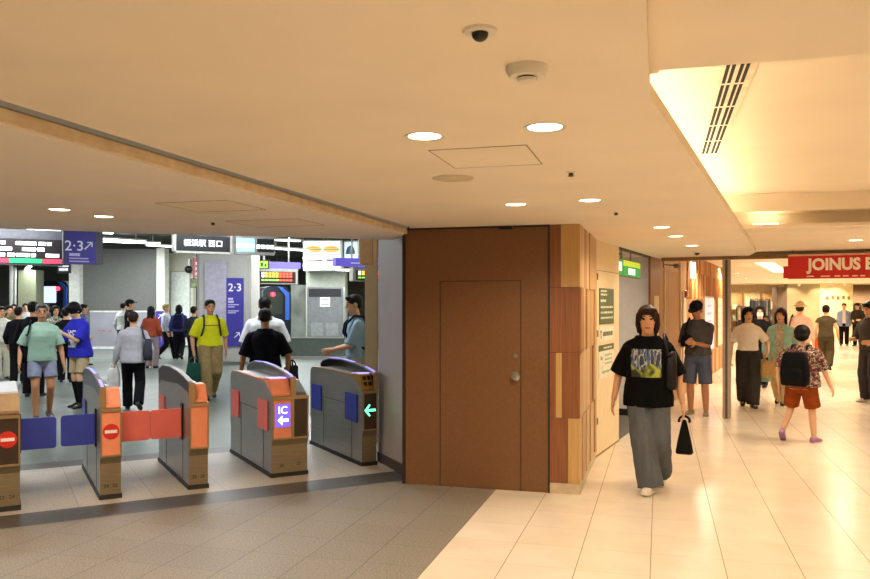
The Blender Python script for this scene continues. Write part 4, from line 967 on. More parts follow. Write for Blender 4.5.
def shelf(px, d, w, label, rows):
    t = thing('shop_shelf', label, 'shelf', P(px, d, 0), YAW)
    m = MB(); m.box(-w/2, -w/2 + .04, 0, .35, 0, 2.2).box(w/2 - .04, w/2, 0, .35, 0, 2.2).box(-w/2, w/2, .33, .35, 0, 2.2).build('side_panel', M('shelf wood', '#b08a58', .5), t)
    for z in rows: MB().box(-w/2 + .04, w/2 - .04, 0, .33, z, z + .03).build('shelf', M('shelf wood', '#b08a58', .5), t)
    cols = [('cream', '#d9c7a2'), ('brown', '#7a5236'), ('grey', '#8b8778')]
    rn = random.Random(px)
    n = 0
    for z, rowname in zip(rows, ('bottom', 'middle', 'upper', 'top')):
        for k in range(3):
            nm, c = cols[(k + n) % 3]; x = -w/2 + w*(k + .5)/3
            b = MB().box(-w*.12, w*.12, .02, .28, 0, rn.uniform(.2, .36)).build('folded_stack', M('stack ' + nm, c, .8), loc=P(px, d, z + .03) + RT*x, rotz=YAW, bevel=.02)
            tag(b, f'{nm} pile of folded clothes, {["left", "centre", "right"][k]} on the {rowname} board of the {label.split(" at ")[0]}', 'clothes', 'folded clothes on the ' + label)
        n += 1
shelf(735, dS + 1.4, 1.0, 'left wooden shelf at the back of the far clothes shop', (.3, .85, 1.4))
shelf(772, dS + 1.4, .8, 'right wooden shelf at the back of the far clothes shop', (.3, .85, 1.4))
# ------------------------------------------------------------------ people
def remesh(mb, voxel, smooth=3, fold=0.0, fscale=.12):
    bm = mb.bm; bmesh.ops.recalc_face_normals(bm, faces=bm.faces)
    me = bpy.data.meshes.new('t'); bm.to_mesh(me); bm.free()
    o = bpy.data.objects.new('t', me); C.objects.link(o)
    r = o.modifiers.new('r', 'REMESH'); r.mode = 'VOXEL'; r.voxel_size = voxel
    s = o.modifiers.new('s', 'SMOOTH'); s.factor = .5; s.iterations = smooth
    if fold:
        tx = bpy.data.textures.new('folds', 'CLOUDS'); tx.noise_scale = fscale
        d = o.modifiers.new('d', 'DISPLACE'); d.texture = tx; d.strength = fold; d.mid_level = .5; d.texture_coords = 'GLOBAL'
        s2 = o.modifiers.new('s2', 'SMOOTH'); s2.factor = .5; s2.iterations = 2
    dg = bpy.context.evaluated_depsgraph_get()
    out = bpy.data.meshes.new_from_object(o.evaluated_get(dg))
    bpy.data.objects.remove(o)
    return out
def Lp(side, fwd, z): return V((side, -fwd, z))        # local point of a person facing -Y
def ik(a, b, l1, l2, pole):
    d = b - a; L = d.length; mx = (l1 + l2)*.998
    if L > mx: b = a + d*(mx/L); d = b - a; L = mx
    x = (l1*l1 - l2*l2 + L*L)/(2*L); h = math.sqrt(max(l1*l1 - x*x, 0)); dn = d/L
    p = pole - dn*pole.dot(dn); p.normalize()
    return a + dn*x + p*h, b
skin = M('skin', '#cd9a74', .5, var=.03); skin_l = M('pale skin', '#dcae8a', .5, var=.03); skin_d = M('tanned skin', '#b57d58', .5, var=.03)
eye_m = M('eye', '#1b1310', .2); lip_m = M('lips', '#a25a4c', .4)
hair_b = M('black hair', '#0f0c0b', .6, spec=.2, var=.2, scale=30, stretch=(1, 1, .1)); hair_br = M('brown hair', '#2b1a15', .6, spec=.2, var=.2, scale=30, stretch=(1, 1, .1)); hair_g = M('greying hair', '#4d4844', .5, var=.2, scale=30); hair_bl = M('fair hair', '#9c8a55', .5, var=.2, scale=30)
def cloth(n, c, **k):
    k.setdefault('var', .07); k.setdefault('scale', 14); k.setdefault('spec', .12); return M('cloth ' + n, c, .9, **k)

TOR = [(.80, .155, .105, -.01), (.88, .165, .112, -.012), (.96, .160, .110, -.004), (1.05, .146, .100, .0), (1.15, .148, .102, 0), (1.25, .162, .110, 0), (1.32, .158, .100, -.008), (1.375, .118, .080, -.012), (1.415, .082, .068, -.010), (1.445, .062, .062, -.008)]
WID = .0
def person(label, X, Y, h, face_deg, legs=((.09, .0, 0, 0), (-.09, .0, 0, 0)), hands=((.27, .05, .80), (-.27, .05, .80)), lean=0, head=(0, 0), wid=1.0,
           top=None, bottom=None, shoes=None, hair=('short', None), sk=None, vox=.009, name='person', grp=None, extra=None, hs=1.10):
    """legs: per side (side, fwd, toe pitch deg, lift) with index 0 = the person's own left; hands: wrist targets (side, fwd, z); all at 1.70 m scale.
    face_deg: 0 faces the camera, 180 away, +90 turns towards the picture's right."""
    s = h/(1.49 + .21*hs); sk = sk or skin
    toCam = math.atan2(-X, Y) if True else 0       # bearing of the sight line at this spot
    rz = math.atan2(-X, Y) + math.radians(face_deg)
    root = thing(name, label, 'person', (X, Y, 0), rz, grp)
    # ---- pose
    ank = []; 
    for sd, fw, pit, lift in legs:
        az = .17*math.sin(math.radians(pit)) + .085*math.cos(math.radians(pit)) if pit > 0 else .085 + (.05*math.sin(math.radians(-pit)))
        ank.append(Lp(sd, fw, az + lift))
    hz = .90
    for (sd, fw, pit, lift), a, sg_ in zip(legs, ank, (1, -1)):
        dx = sd - sg_*.09; hz = min(hz, a.z + math.sqrt(max(.05, .813**2 - dx*dx - fw*fw)))
    dz = hz - .90
    le = math.radians(lean)
    def T(p):
        p = V(p); p.z += dz
        zc = .95 + dz
        if p.z > zc - .12:
            k = min(1, (p.z - zc + .12)/.12)*le; f = -p.y; z = p.z - zc
            f2 = f*math.cos(k) + z*math.sin(k); z2 = -f*math.sin(k) + z*math.cos(k); p = V((p.x, -f2, zc + z2))
        return p
    hips = [Lp(.09, 0, .90 + dz), Lp(-.09, 0, .90 + dz)]
    knees = []
    for i in (0, 1):
        kn, ank[i] = ik(hips[i], ank[i], .41, .41, Lp((.1, -.1)[i], 1, 0)); knees.append(kn)
    sho = [T(Lp(.168*wid, -.01, 1.338)), T(Lp(-.168*wid, -.01, 1.338))]
    elb, wri = [], []
    for i in (0, 1):
        sg = (1, -1)[i]; w = Lp(*hands[i]); w.z += dz
        e, w = ik(sho[i], w, .285, .245, Lp(sg*.55, -1, -.15)); elb.append(e); wri.append(w)
    hp, hy = math.radians(head[0]), math.radians(head[1])
    piv = T(Lp(0, .0, 1.49)); HB = Matrix.Rotation(hy, 3, 'Z') @ Matrix.Rotation(hp + le, 3, 'X')
    HS = hs
    def Hd(side, fwd, z): return piv + HB @ (Lp(side, fwd, z - 1.49)*HS)
    def hb(m, side, fwd, z, r, B=None): m.ball(Hd(side, fwd, z), tuple(q*HS for q in r), B or HB)
    # ---- body
    b = MB()
    def ring_at(m, z, rx, ry, fy, n=20):
        c = T(Lp(0, fy, z)); a = V((1, 0, 0)); q = T(Lp(0, fy + .01, z)) - c; q.normalize()
        return m.ring(c, a*rx, q*ry, n)
    def torso(m, z0, z1, o, flare=0.0, o2=None, sxm=1.0):
        zs = [z0] + [z for z, *_ in TOR if z0 + .02 < z < z1 - .01] + [z1]; rs = []
        for z in zs:
            for (za, xa, ya, fa), (zb, xb, yb, fb) in zip(TOR, TOR[1:]):
                if za <= z <= zb or (z < za and za == TOR[0][0]) or (z > zb and zb == TOR[-1][0]):
                    t = max(0, min(1, (z - za)/(zb - za))); rx, ry, fy = xa + (xb-xa)*t, ya + (yb-ya)*t, fa + (fb-fa)*t; break
            k = max(0, (1.20 - z)/.4)*flare
            oo = o + k
            rs.append(ring_at(m, z, rx*wid + oo, ry*(.5 + .5*wid) + oo, fy))
        m.loft(rs)
    torso(b, .80, 1.445, 0)
    b.ball(T(Lp(0, -.01, .84)), (.150*wid, .105, .09))
    for i in (0, 1):
        sg = (1, -1)[i]
        b.capsule(hips[i] + Lp(0, 0, .0), .088*wid, knees[i], .056); b.capsule(knees[i], .055, knees[i]*.65 + ank[i]*.35 + Lp(0, -.012, 0), .056); b.capsule(knees[i]*.65 + ank[i]*.35 + Lp(0, -.012, 0), .056, ank[i], .037)
        pit = math.radians(max(0, legs[i][2])); fd = Lp(.18*sg, math.cos(pit), -math.sin(pit)).normalized(); dn = Lp(0, -math.sin(pit), -math.cos(pit))
        b.capsule(ank[i] + dn*.045 - fd*.03, .033, ank[i] + dn*.055 + fd*.14, .026)
        b.capsule(T(Lp(sg*.055, -.01, 1.395)), .042, sho[i], .050*(.5 + .5*wid)); b.capsule(sho[i], .050*(.4 + .6*wid), elb[i], .039); b.capsule(elb[i], .040, wri[i], .026)
        # hand: palm, four fingers, thumb
        fa = (wri[i] - elb[i]).normalized()
        inw = V((-sg, 0, 0)); inw = (inw - fa*inw.dot(fa)).normalized(); sp = inw.cross(fa) * (-sg)
        if sp.dot(Lp(0, 1, 0)) < -.2 and abs(fa.z) > .6: sp = -sp
        pc = wri[i] + fa*.05
        Bm = Matrix((sp, inw, fa)).transposed()
        b.ball(pc, (.040, .017, .052), Bm)
        for k, (so, ln) in enumerate(((.031, .072), (.0105, .082), (-.0105, .077), (-.031, .060))):
            p0 = wri[i] + fa*.088 + sp*so; d0 = (fa + inw*.22 + sp*so*1.5).normalized(); p1 = p0 + d0*ln*.5; d1 = (fa*.8 + inw*.6).normalized(); p2 = p1 + d1*ln*.5
            b.capsule(p0 - fa*.02, .0095, p1, .0088, 8); b.capsule(p1, .0088, p2, .0078, 8)
        p0 = wri[i] + fa*.03 + sp*.03; p1 = p0 + (fa*.7 + sp*.8 + inw*.2).normalized()*.035; p2 = p1 + (fa*.95 + sp*.2 + inw*.25).normalized()*.032
        b.capsule(p0, .014, p1, .011, 8); b.capsule(p1, .011, p2, .009, 8)
    b.capsule(T(Lp(0, -.01, 1.40)), .062, Hd(0, .005, 1.53), .052)
    hb(b, 0, -.004, 1.608, (.074, .093, .092)); hb(b, 0, .028, 1.548, (.056, .060, .070)); hb(b, 0, .060, 1.492, (.026, .022, .018))
    b.capsule(Hd(0, .086, 1.602), .008, Hd(0, .103, 1.572), .012, 8); hb(b, 0, .086, 1.530, (.022, .010, .012)); hb(b, 0, .080, 1.628, (.05, .010, .008))
    for sg in (1, -1): hb(b, sg*.076, -.008, 1.585, (.010, .020, .032))
    me = remesh(b, vox, 2)
    hm = hair[1] or hair_b
    body = mkobj('body', me, [sk, eye_m, lip_m, hm], root, smooth='all')
    HI = HB.inverted()
    for p in me.polygons:
        q = (HI @ (p.center - piv))/HS; x, f, z = q.x, -q.y, q.z + 1.49
        if f > .055 and 1.50 < z < 1.66:
            for sg in (1, -1):
                if ((x - sg*.031)/.014)**2 + ((z - 1.602)/.007)**2 < 1: p.material_index = 1
                elif ((x - sg*.033)/.019)**2 + ((z - 1.627)/.0045)**2 < 1: p.material_index = 3
            if (x/.026)**2 + ((z - 1.530)/.008)**2 < 1: p.material_index = 2
    body.scale = (s, s, s)
    out = []
    def child(nm, mb, mats, v=None, sm=3, fold=0.0, par=None, lab=None):
        me = remesh(mb, v or vox*1.15, sm, fold); o = mkobj(nm, me, mats, par or root, smooth='all'); o.scale = (s, s, s)
        if lab: o['label'] = lab
        out.append(o); return o
    # ---- bottom
    if bottom:
        m = MB(); torso(m, .81, bottom.get('waist', 1.0), .013); m.ball(T(Lp(0, -.01, .84)), (.150*wid + .015, .105 + .02, .10))
        o1, kn_, en, cut = bottom.get('hip', .018), bottom.get('knee', .03), bottom.get('ankle', .05), bottom.get('cut', 1.0)
        for i in (0, 1):
            hp_ = hips[i] + Lp(0, 0, .02)
            if cut > .5:
                m.capsule(hp_, .090*wid + o1, knees[i], .058 + kn_); t = (cut - .5)*2; e = knees[i].lerp(ank[i] - Lp(0, 0, .035), t)
                m.ball(knees[i], .058 + kn_); m.cone(knees[i], .058 + kn_, e, (.058 + kn_)*(1 - t) + (.036 + en)*t, 14)
            else:
                t = cut*2; e = hp_.lerp(knees[i], t) + V(((.012, -.012)[i], 0, 0)); m.ball(hp_, .088*wid + .012); m.cone(hp_, .088*wid + .012, e, .062*wid + kn_*.55 + (1-t)*.02, 16)
        if bottom.get('skirt'):
            zb = bottom['skirt']; a = T(Lp(0, 0, .95)); k = (knees[0] + knees[1])/2; e = V((k.x*.6, k.y*.8, zb)); m.loft([m.ring(a, V((.165, 0, 0)), V((0, .12, 0)), 20), m.ring(e, V((.24, 0, 0)), V((0, .20, 0)), 20)])
        child('trousers' if cut > .6 else 'shorts', m, bottom['mat'], None, 3, bottom.get('fold', .012))
    # ---- top
    topo = None
    if top:
        m = MB(); loose = top.get('loose', .022)
        torso(m, top.get('hem', .90), 1.452, loose, top.get('flare', .01))
        sl = top.get('sleeve', .45)
        for i in (0, 1):
            sg = (1, -1)[i]
            m.capsule(T(Lp(sg*.055, -.01, 1.392)), .046 + loose*.3, sho[i], .054*(.5 + .5*wid) + loose*.35)
            if sl > 0:
                r0 = .052*(.5 + .5*wid) + loose*.45; r1 = top.get('cuff', .06)
                if sl <= .5: m.cone(sho[i], r0, sho[i].lerp(elb[i], sl*2), r1, 14)
                else:
                    m.capsule(sho[i], r0, elb[i], .045 + loose*.6); m.cone(elb[i], .045 + loose*.6, elb[i].lerp(wri[i], (sl - .5)*2), r1*.62, 14)
        mats = [top['mat']]
        if top.get('print'): mats += list(top['print'][0]) if isinstance(top['print'][0], tuple) else [top['print'][0]]
        topo = child(top.get('name', 'shirt'), m, mats, None, 3, top.get('fold', .012))
        if top.get('print'):
            _, x0, x1, z0, z1, side = top['print'][:6]
            for p in topo.data.polygons:
                c = p.center
                if x0 < c.x < x1 and z0 < c.z < z1 and p.normal.y*side < -.25: p.material_index = 2 if len(mats) > 2 and c.z < z0 + (z1 - z0)*(.36 + .12*math.sin(c.x*30)) else 1
    # ---- shoes
    if shoes:
        for i in (0, 1):
            sg = (1, -1)[i]; pit = math.radians(legs[i][2]); 
            fd = Lp(.18*sg, math.cos(pit), -math.sin(pit)).normalized(); up = Lp(0, math.sin(pit), math.cos(pit)); up = (up - fd*up.dot(fd)).normalized(); sdv = fd.cross(up).normalized()
            a = ank[i] - up*.085; m = MB(); rs = []
            for f, w, hh in ((-.075, .022, .045), (-.06, .034, .085), (-.01, .038, .10), (.05, .040, .078), (.11, .045, .058), (.16, .040, .045), (.185, .022, .032)):
                c = a + fd*f; rg = []
                for k in range(14):
                    an = 2*PI*k/14; cx, cz = math.cos(an), math.sin(an); cx = abs(cx)**.7*(1 if cx > 0 else -1); cz = abs(cz)**.7*(1 if cz > 0 else -1)
                    rg.append(m.bm.verts.new(c + sdv*cx*w + up*(hh/2 + cz*hh/2)))
                rs.append(rg)
            m.loft(rs); o = m.build('shoe', shoes['mat'], root, smooth='all'); o.scale = (s, s, s)
            if shoes.get('sole'):
                m = MB(); rs = []
                for f, w in ((-.078, .02), (-.06, .036), (.0, .040), (.11, .047), (.165, .040), (.19, .02)):
                    c = a + fd*f; rs.append([m.bm.verts.new(c + sdv*x + up*z) for x, z in ((-w, 0), (w, 0), (w, .022), (-w, .022))])
                m.loft(rs); so = m.build('sole', shoes['sole'], o)
            if shoes.get('sock'):
                m = MB(); m.cone(ank[i] - up*.03, .046, ank[i].lerp(knees[i], shoes['sock'][1]), .064 if shoes['sock'][1] > .5 else .05, 14); q = m.build('sock', shoes['sock'][0], root, smooth=True); q.scale = (s, s, s)
    # ---- hair, hats
    st = hair[0]; m = MB()
    if st == 'short': hb(m, 0, -.014, 1.630, (.084, .098, .084)); hb(m, 0, -.05, 1.585, (.070, .055, .06)); hb(m, 0, .050, 1.676, (.06, .04, .03))
    if st == 'bowl': hb(m, 0, -.012, 1.622, (.098, .110, .098)); hb(m, 0, -.05, 1.57, (.088, .065, .07)); hb(m, 0, .055, 1.665, (.078, .045, .04))
    if st in ('bob', 'long', 'pony'):
        hb(m, 0, -.014, 1.627, (.090, .102, .092)); hb(m, .012, .055, 1.672, (.066, .036, .032))
        zb = {'bob': 1.46, 'long': 1.32, 'pony': 1.55}[st]
        if st != 'pony':
            for sg in (1, -1): m.capsule(Hd(sg*.072, .006, 1.63), .028, Hd(sg*.082, .0, 1.55), .024); m.capsule(Hd(sg*.082, .0, 1.55), .024, Hd(sg*.075, .012, zb + .03), .016)
        for sd in (-.045, 0, .045): m.capsule(Hd(sd, -.065, 1.60), .045, Hd(sd*1.1, -.075, zb), .030)
        if st == 'pony': hb(m, 0, -.105, 1.66, (.045, .04, .045))
    if st in ('cap', 'hat'): hb(m, 0, -.016, 1.605, (.081, .092, .082))
    if st != 'bald': child('hair', m, hm, vox*.9, 2, .006)
    if st == 'cap':
        m = MB(); hb(m, 0, -.008, 1.648, (.090, .108, .078)); hb(m, 0, .115, 1.648, (.070, .075, .011), HB @ Matrix.Rotation(.18, 3, 'X')); child('cap', m, hair[2], vox*.9, 1)
    if st == 'hat':
        m = MB(); hb(m, 0, -.008, 1.66, (.092, .106, .090)); hb(m, 0, -.008, 1.645, (.165, .18, .014)); child('hat', m, hair[2], vox*.9, 1)
    ex = extra or {}
    if ex.get('mask'):
        m = MB(); hb(m, 0, .062, 1.535, (.060, .050, .050)); child('face_mask', m, M('white mask', '#e8e2de', .8, var=.02), vox, 1)
    if ex.get('cardigan'):                        # open front cardigan over the shirt
        m = MB(); torso(m, .78, 1.44, .036, .03)
        for i in (0, 1): m.capsule(sho[i], .066, elb[i], .056); m.cone(elb[i], .062, elb[i].lerp(wri[i], .9), .045, 12); m.capsule(T(Lp((1, -1)[i]*.055, -.01, 1.392)), .055, sho[i], .066)
        o = child('cardigan', m, ex['cardigan'], None, 3, .01)
        bmx = bmesh.new(); bmx.from_mesh(o.data)
        bmesh.ops.delete(bmx, geom=[f for f in bmx.faces if abs(f.calc_center_median().x) < .065 and f.normal.y < -.2 and f.calc_center_median().z > .7], context='FACES')
        bmx.to_mesh(o.data); bmx.free()
        sm_ = o.modifiers.new('thick', 'SOLIDIFY'); sm_.thickness = .006
    Rz = Matrix.Rotation(rz, 3, 'Z')
    def Wd(p): return V((X, Y, 0)) + Rz @ (V(p)*s)
    return dict(root=root, rz=rz, s=s, Wd=Wd, T=T, wri=[Wd(w) for w in wri], hand=[Wd(w + (w - e).normalized()*.10) for w, e in zip(wri, elb)], sho=[Wd(q) for q in sho], dz=dz)

def rbag(mb, w, h, d, z0=0.0, taper=.8, c=(0, 0, 0), tri=False):
    """soft bag: rounded lofted body from z0 up"""
    rs = []; cx, cy, _ = c
    for t, k in (((0, .85), (.05, 1.0), (.35, .8), (.7, .5), (.94, .27), (1.0, .2)) if tri else ((0, .75), (.06, .95), (.35, 1.0), (.7, .92), (.94, taper), (1.0, taper*.8))):
        rg = []
        for i in range(24):
            a = 2*PI*i/24; x = math.copysign(abs(math.cos(a))**.45, math.cos(a)); y = math.copysign(abs(math.sin(a))**.45, math.sin(a))
            rg.append(mb.bm.verts.new((cx + x*w/2*k, cy + y*d/2*k, z0 + h*t)))
        rs.append(rg)
    return mb.loft(rs)
def handbag(name, label, cat, hand, rz, w, h, d, mat, strap, taper=.8, hm=None, loop=.0):
    """bag hanging from a hand or shoulder: strap length between the grip and the bag's mouth"""
    t = thing(name, label, cat, (hand.x, hand.y, hand.z - strap - h), rz)
    m = MB(); rbag(m, w, h, d, 0, taper, tri=taper < .5); m.build('body', mat, t, smooth='all')
    for s in (1, -1):
        m = MB(); pts = []
        for k in range(11):
            a = PI*k/10; pts.append((-(w*.30)*math.cos(a), s*d*.25*(1 - math.sin(a)*.8), h*.93 + strap*math.sin(a)**.7*1.05))
        m.tube(pts, .010); m.build('handle', hm or mat, t, smooth='all')
    return t
def backpack(pp, label, mat, w=.30, h=.42, d=.15, z=1.0, trim=None, side=0.0, back=.19, cat='backpack'):
    s = pp['s']; q = pp['Wd'](pp['T'](Lp(side, -back, z)))
    t = thing('backpack', label, cat, (q.x, q.y, q.z), pp['rz'])
    m = MB(); rbag(m, w, h, d, 0, .8); o = m.build('body', mat, t, smooth='all'); o.location.z = 0
    m = MB(); rbag(m, w*.75, h*.45, d*.5, h*.08, .85, (0, d*.42, 0)); m.build('pocket', trim or mat, t, smooth='all')
    for sg in (1, -1):
        m = MB(); x = sg*min(.12, w*.4) - side*.0; loc = lambda p: (pp['Wd'](pp['T'](Lp(*p))) - q)
        pts = [loc((sg*.10, -.135, z + h*.85/s)), loc((sg*.105, -.09, 1.44)), loc((sg*.11, .03, 1.455)), loc((sg*.125, .13, 1.36)), loc((sg*.135, .155, 1.25)), loc((sg*.165, .10, 1.12)), loc((sg*.16, -.09, z + .05))]
        Ri = Matrix.Rotation(-pp['rz'], 3, 'Z'); m.tube([Ri @ p for p in pts], .017); m.build('strap', trim or mat, t, smooth='all')
    return t
def spot_at(px, d): q = P(px, d); return q.x, q.y
jeans_g = cloth('grey denim', '#8b90a8'); black_c = cloth('black', '#141318'); navy_c = cloth('navy', '#191c2e'); khaki = cloth('khaki', '#8a744e'); white_c = cloth('white', '#f0ece4', var=.03); char_c = cloth('charcoal', '#3b3836'); gray_w = cloth('grey wide', '#5c6066', scale=5, stretch=(4, 4, .4))
sneak_w = M('white trainer', '#cfc8bc', .6); shoe_k = M('black shoe', '#17140f', .5); sole_w = M('white sole', '#d9d2c4', .7)
def printmat(name, cols, sc, lin_=False, st=None):
    m = M(name, cols[0], .8, scale=sc, stretch=st, detail=1.5 if lin_ else 3); r = [n for n in m.node_tree.nodes if n.type == 'VALTORGB'][0]; r.color_ramp.interpolation = 'LINEAR' if lin_ else 'CONSTANT'
    e = r.color_ramp.elements
    while len(e) < len(cols): e.new(.5)
    for i, c in enumerate(cols): e[i].position = .28 + .44*i/len(cols); e[i].color = (*lin(c), 1)
    return m
stand = ((.10, .0, 0, 0), (-.10, .03, 0, 0))
def walk(a=.26, lift=.0): return ((.07, a, -6, 0), (-.07, -a, 32, 0))
def walk2(a=.26): return ((.07, -a, 32, 0), (-.07, a, -6, 0))

# -------- right: corridor
x, y = spot_at(648, 7.1)
teeprint = (printmat('dark and white print on tee', ['#0f1218', '#1c2638', '#5a7aa4', '#0f1218', '#b9c0c4', '#0f1218', '#31405c'], 9, True, (3, 3, .8)), printmat('yellow green print on tee', ['#15181c', '#7d8a2c', '#b4b64a', '#8f9a38', '#262c1c'], 9, True))
wb = person('person in black oversized printed tee and wide grey trousers walking towards the viewer', x, y, 1.66, -8, ((.08, -.18, 30, 0), (.05, .18, -4, 0)), ((.31, .02, .84), (-.30, .08, .86)), 2, (2, 6), .97,
            dict(mat=cloth('black tee', '#09090b'), sleeve=.47, cuff=.095, loose=.050, flare=.03, hem=.80, name='tshirt', print=(teeprint, -.135, .135, 1.045, 1.30, 1)),
            dict(mat=gray_w, hip=.03, knee=.055, ankle=.085, fold=.02), dict(mat=sneak_w, sole=sole_w), ('bob', hair_br), skin, .0062)
h = wb['hand'][0]
handbag('handbag', 'small black bag hanging from the hand of the person in the printed tee', 'bag', h, wb['rz'], .15, .30, .08, M('black bag', '#0b0a0c', .8, spec=.2), .05, .30)
def sling(pp, label, mat, side, w, h, d, z, fwd=-.02, cat='bag', name='shoulder_bag', strapmat=None, reach=.17):
    q = pp['Wd'](pp['T'](Lp(side, fwd, z))); t = thing(name, label, cat, q, pp['rz'])
    m = MB(); rbag(m, d, h, w, 0, .75); m.build('body', mat, t, smooth='all')
    Ri = Matrix.Rotation(-pp['rz'], 3, 'Z'); loc = lambda p: Ri @ (pp['Wd'](pp['T'](Lp(*p))) - q); sg = 1 if side > 0 else -1
    m = MB(); m.tube([V((0, -w*.35, h*.9)), loc((sg*reach*1.12, .10, 1.28)), loc((sg*reach*.93, .06, 1.42)), loc((sg*reach*.86, -.02, 1.47)), loc((sg*reach*.93, -.11, 1.42)), loc((sg*reach*1.12, -.12, 1.26)), V((0, w*.35, h*.9))], .013)
    m.build('strap', strapmat or mat, t, smooth='all'); return t
sling(wb, 'black shoulder bag tucked under the arm of the person in the printed tee', M('black leather', '#0d0c0e', .5, spec=.3), .215, .26, .34, .11, .96)

x, y = spot_at(698, 11.7)
dgrey = cloth('dark grey tee', '#4b484a'); cap_k = cloth('dark cap', '#1b1c24')
cm = person('person in dark cap, grey tee and slate shorts standing by the steel post looking down', x, y, 1.70, -12, ((.12, .02, 0, 0), (-.11, -.02, 0, 0)), ((.02, .26, 1.10), (-.10, .24, 1.12)), 3, (22, -8), 1.05,
            dict(mat=dgrey, sleeve=.45, cuff=.075, loose=.026, hem=.92, name='tshirt'), dict(mat=cloth('slate shorts', '#4d5468'), cut=.5, hip=.03, knee=.065), dict(mat=M('olive trainer', '#857b5c', .7), sole=sole_w), ('cap', hair_b, cap_k), skin_d, .0075)
t = sling(cm, 'black crossbody bag on the chest of the person in the dark cap', black_c, -.13, .10, .17, .16, 1.06, .17, reach=.14)

x, y = spot_at(748, 12.8)
wt_ = person('person in white top and dark wide trousers walking beside the steel post', x, y, 1.62, 6, ((.06, .16, 0, 0), (-.06, -.14, 20, 0)), ((.30, .14, .98), (-.28, .0, .86)), 0, (4, 8), .93,
             dict(mat=white_c, sleeve=.40, cuff=.075, loose=.028, hem=.98, name='blouse'), dict(mat=char_c, hip=.035, knee=.06, ankle=.07, waist=1.04), dict(mat=shoe_k), ('bob', hair_b), skin_l, .0085)
handbag('tote_bag', 'beige straw tote carried by the person in the white top', 'bag', wt_['hand'][0] + V((0, 0, .02)), wt_['rz'] + .4, .24, .26, .10, M('straw', '#b59258', .8, var=.15, scale=40), .12, .95)
x, y = spot_at(760, 15.8)
person('masked person in black top half hidden behind the person in white', x, y, 1.62, 0, walk(.14), ((.30, .12, 1.0), (-.26, .05, .84)), 0, (0, 0), .95,
       dict(mat=black_c, sleeve=.5, cuff=.07, loose=.03, hem=.90), dict(mat=navy_c, knee=.04, ankle=.05), dict(mat=shoe_k), ('bob', hair_b), skin_l, .01, extra={'mask': 1})
x, y = spot_at(781, 13.1)
tc_ = person('person in open teal cardigan and cream trousers with long dark hair', x, y, 1.60, -10, ((.05, .14, 0, 0), (-.05, -.16, 24, 0)), ((.26, .06, .86), (-.25, .14, .90)), 0, (6, -6), .95,
             dict(mat=cloth('pale print top', '#cfc6b6', var=.2, scale=30), sleeve=.3, cuff=.07, loose=.014, hem=.92), dict(mat=cloth('cream trousers', '#cdb488'), hip=.02, knee=.04, ankle=.06), dict(mat=shoe_k), ('long', hair_br), skin_l, .0085,
             extra={'cardigan': cloth('teal', '#a2d0c4')})
handbag('paper_bag', 'pale teal bag hanging beside the teal cardigan', 'bag', tc_['hand'][1], tc_['rz'], .22, .28, .09, cloth('teal bag', '#9cc9b4'), .10, .98)
x, y = spot_at(800, 17.2)
hp_ = person('person in sun hat and pale pink shirt seen from behind', x, y, 1.70, 172, walk(.2), ((.27, .1, .82), (-.27, .0, .82)), 0, (0, 0), 1.03,
             dict(mat=cloth('pale pink', '#e0bfae', var=.03), sleeve=.8, cuff=.07, loose=.035, hem=.85), dict(mat=cloth('beige slacks', '#a58c6a'), knee=.035, ankle=.05), dict(mat=shoe_k), ('hat', hair_br, cloth('straw hat', '#d9bd92', var=.15, scale=30)), skin_l, .01)
sling(hp_, 'dark crossbody strap and bag of the person in the sun hat', black_c, .20, .2, .22, .1, .86)

x, y = spot_at(801, 9.5)
floral = printmat('floral print cloth', ['#17151c', '#221c24', '#8c2f2a', '#14131a', '#c8b8a4', '#1b1820', '#a0524a'], 26)
by = person('boy in floral shirt and rust orange shorts walking away with a black backpack', x, y, 1.40, 160, ((.22, -.12, 36, 0), (-.15, .10, 0, 0)), ((.30, -.06, .84), (-.37, .16, .84)), 4, (6, 14), 1.32,
            dict(mat=floral, sleeve=.46, cuff=.088, loose=.045, flare=.03, hem=.84, name='shirt'), dict(mat=cloth('rust orange', '#8c4218'), cut=.47, hip=.04, knee=.055), dict(mat=M('lilac clog', '#b98ab4', .5), sole=M('lilac sole', '#a778a4', .5)), ('bowl', hair_b), skin_l, .0075, hs=1.2)
backpack(by, 'big black backpack on the boy in rust orange shorts', M('black nylon', '#0b0b0e', .8, spec=.15), .32, .40, .17, .86, back=.235)

x, y = spot_at(826, 20)
olive = cloth('olive brown', '#463d2b')
ol = person('person in sleeveless olive jumpsuit walking away down the street', x, y, 1.64, 178, walk(.16), ((.27, .06, .84), (-.29, .08, .86)), 0, (0, 0), .98,
            dict(mat=olive, sleeve=.16, cuff=.085, loose=.03, hem=.88), dict(mat=olive, hip=.03, knee=.05, ankle=.06), dict(mat=shoe_k), ('pony', hair_b), skin, .011)
handbag('tote_bag', 'red orange bag carried by the person in the olive jumpsuit', 'bag', ol['hand'][0] + V((.12, 0, .22)), ol['rz'], .30, .34, .14, cloth('red orange bag', '#b5532c'), .12, .95)
x, y = spot_at(844, 32)
person('person in light blue open shirt standing at the far pale wall', x, y, 1.70, 0, stand, ((.25, .05, .82), (-.25, .05, .82)), 0, (0, 0), 1.1,
       dict(mat=white_c, sleeve=.3, loose=.015, hem=.90), dict(mat=black_c, knee=.03, ankle=.04), dict(mat=shoe_k), ('short', hair_b), skin_l, .012, extra={'cardigan': cloth('light blue', '#9aa6cf')})
x, y = spot_at(858, 31.5)
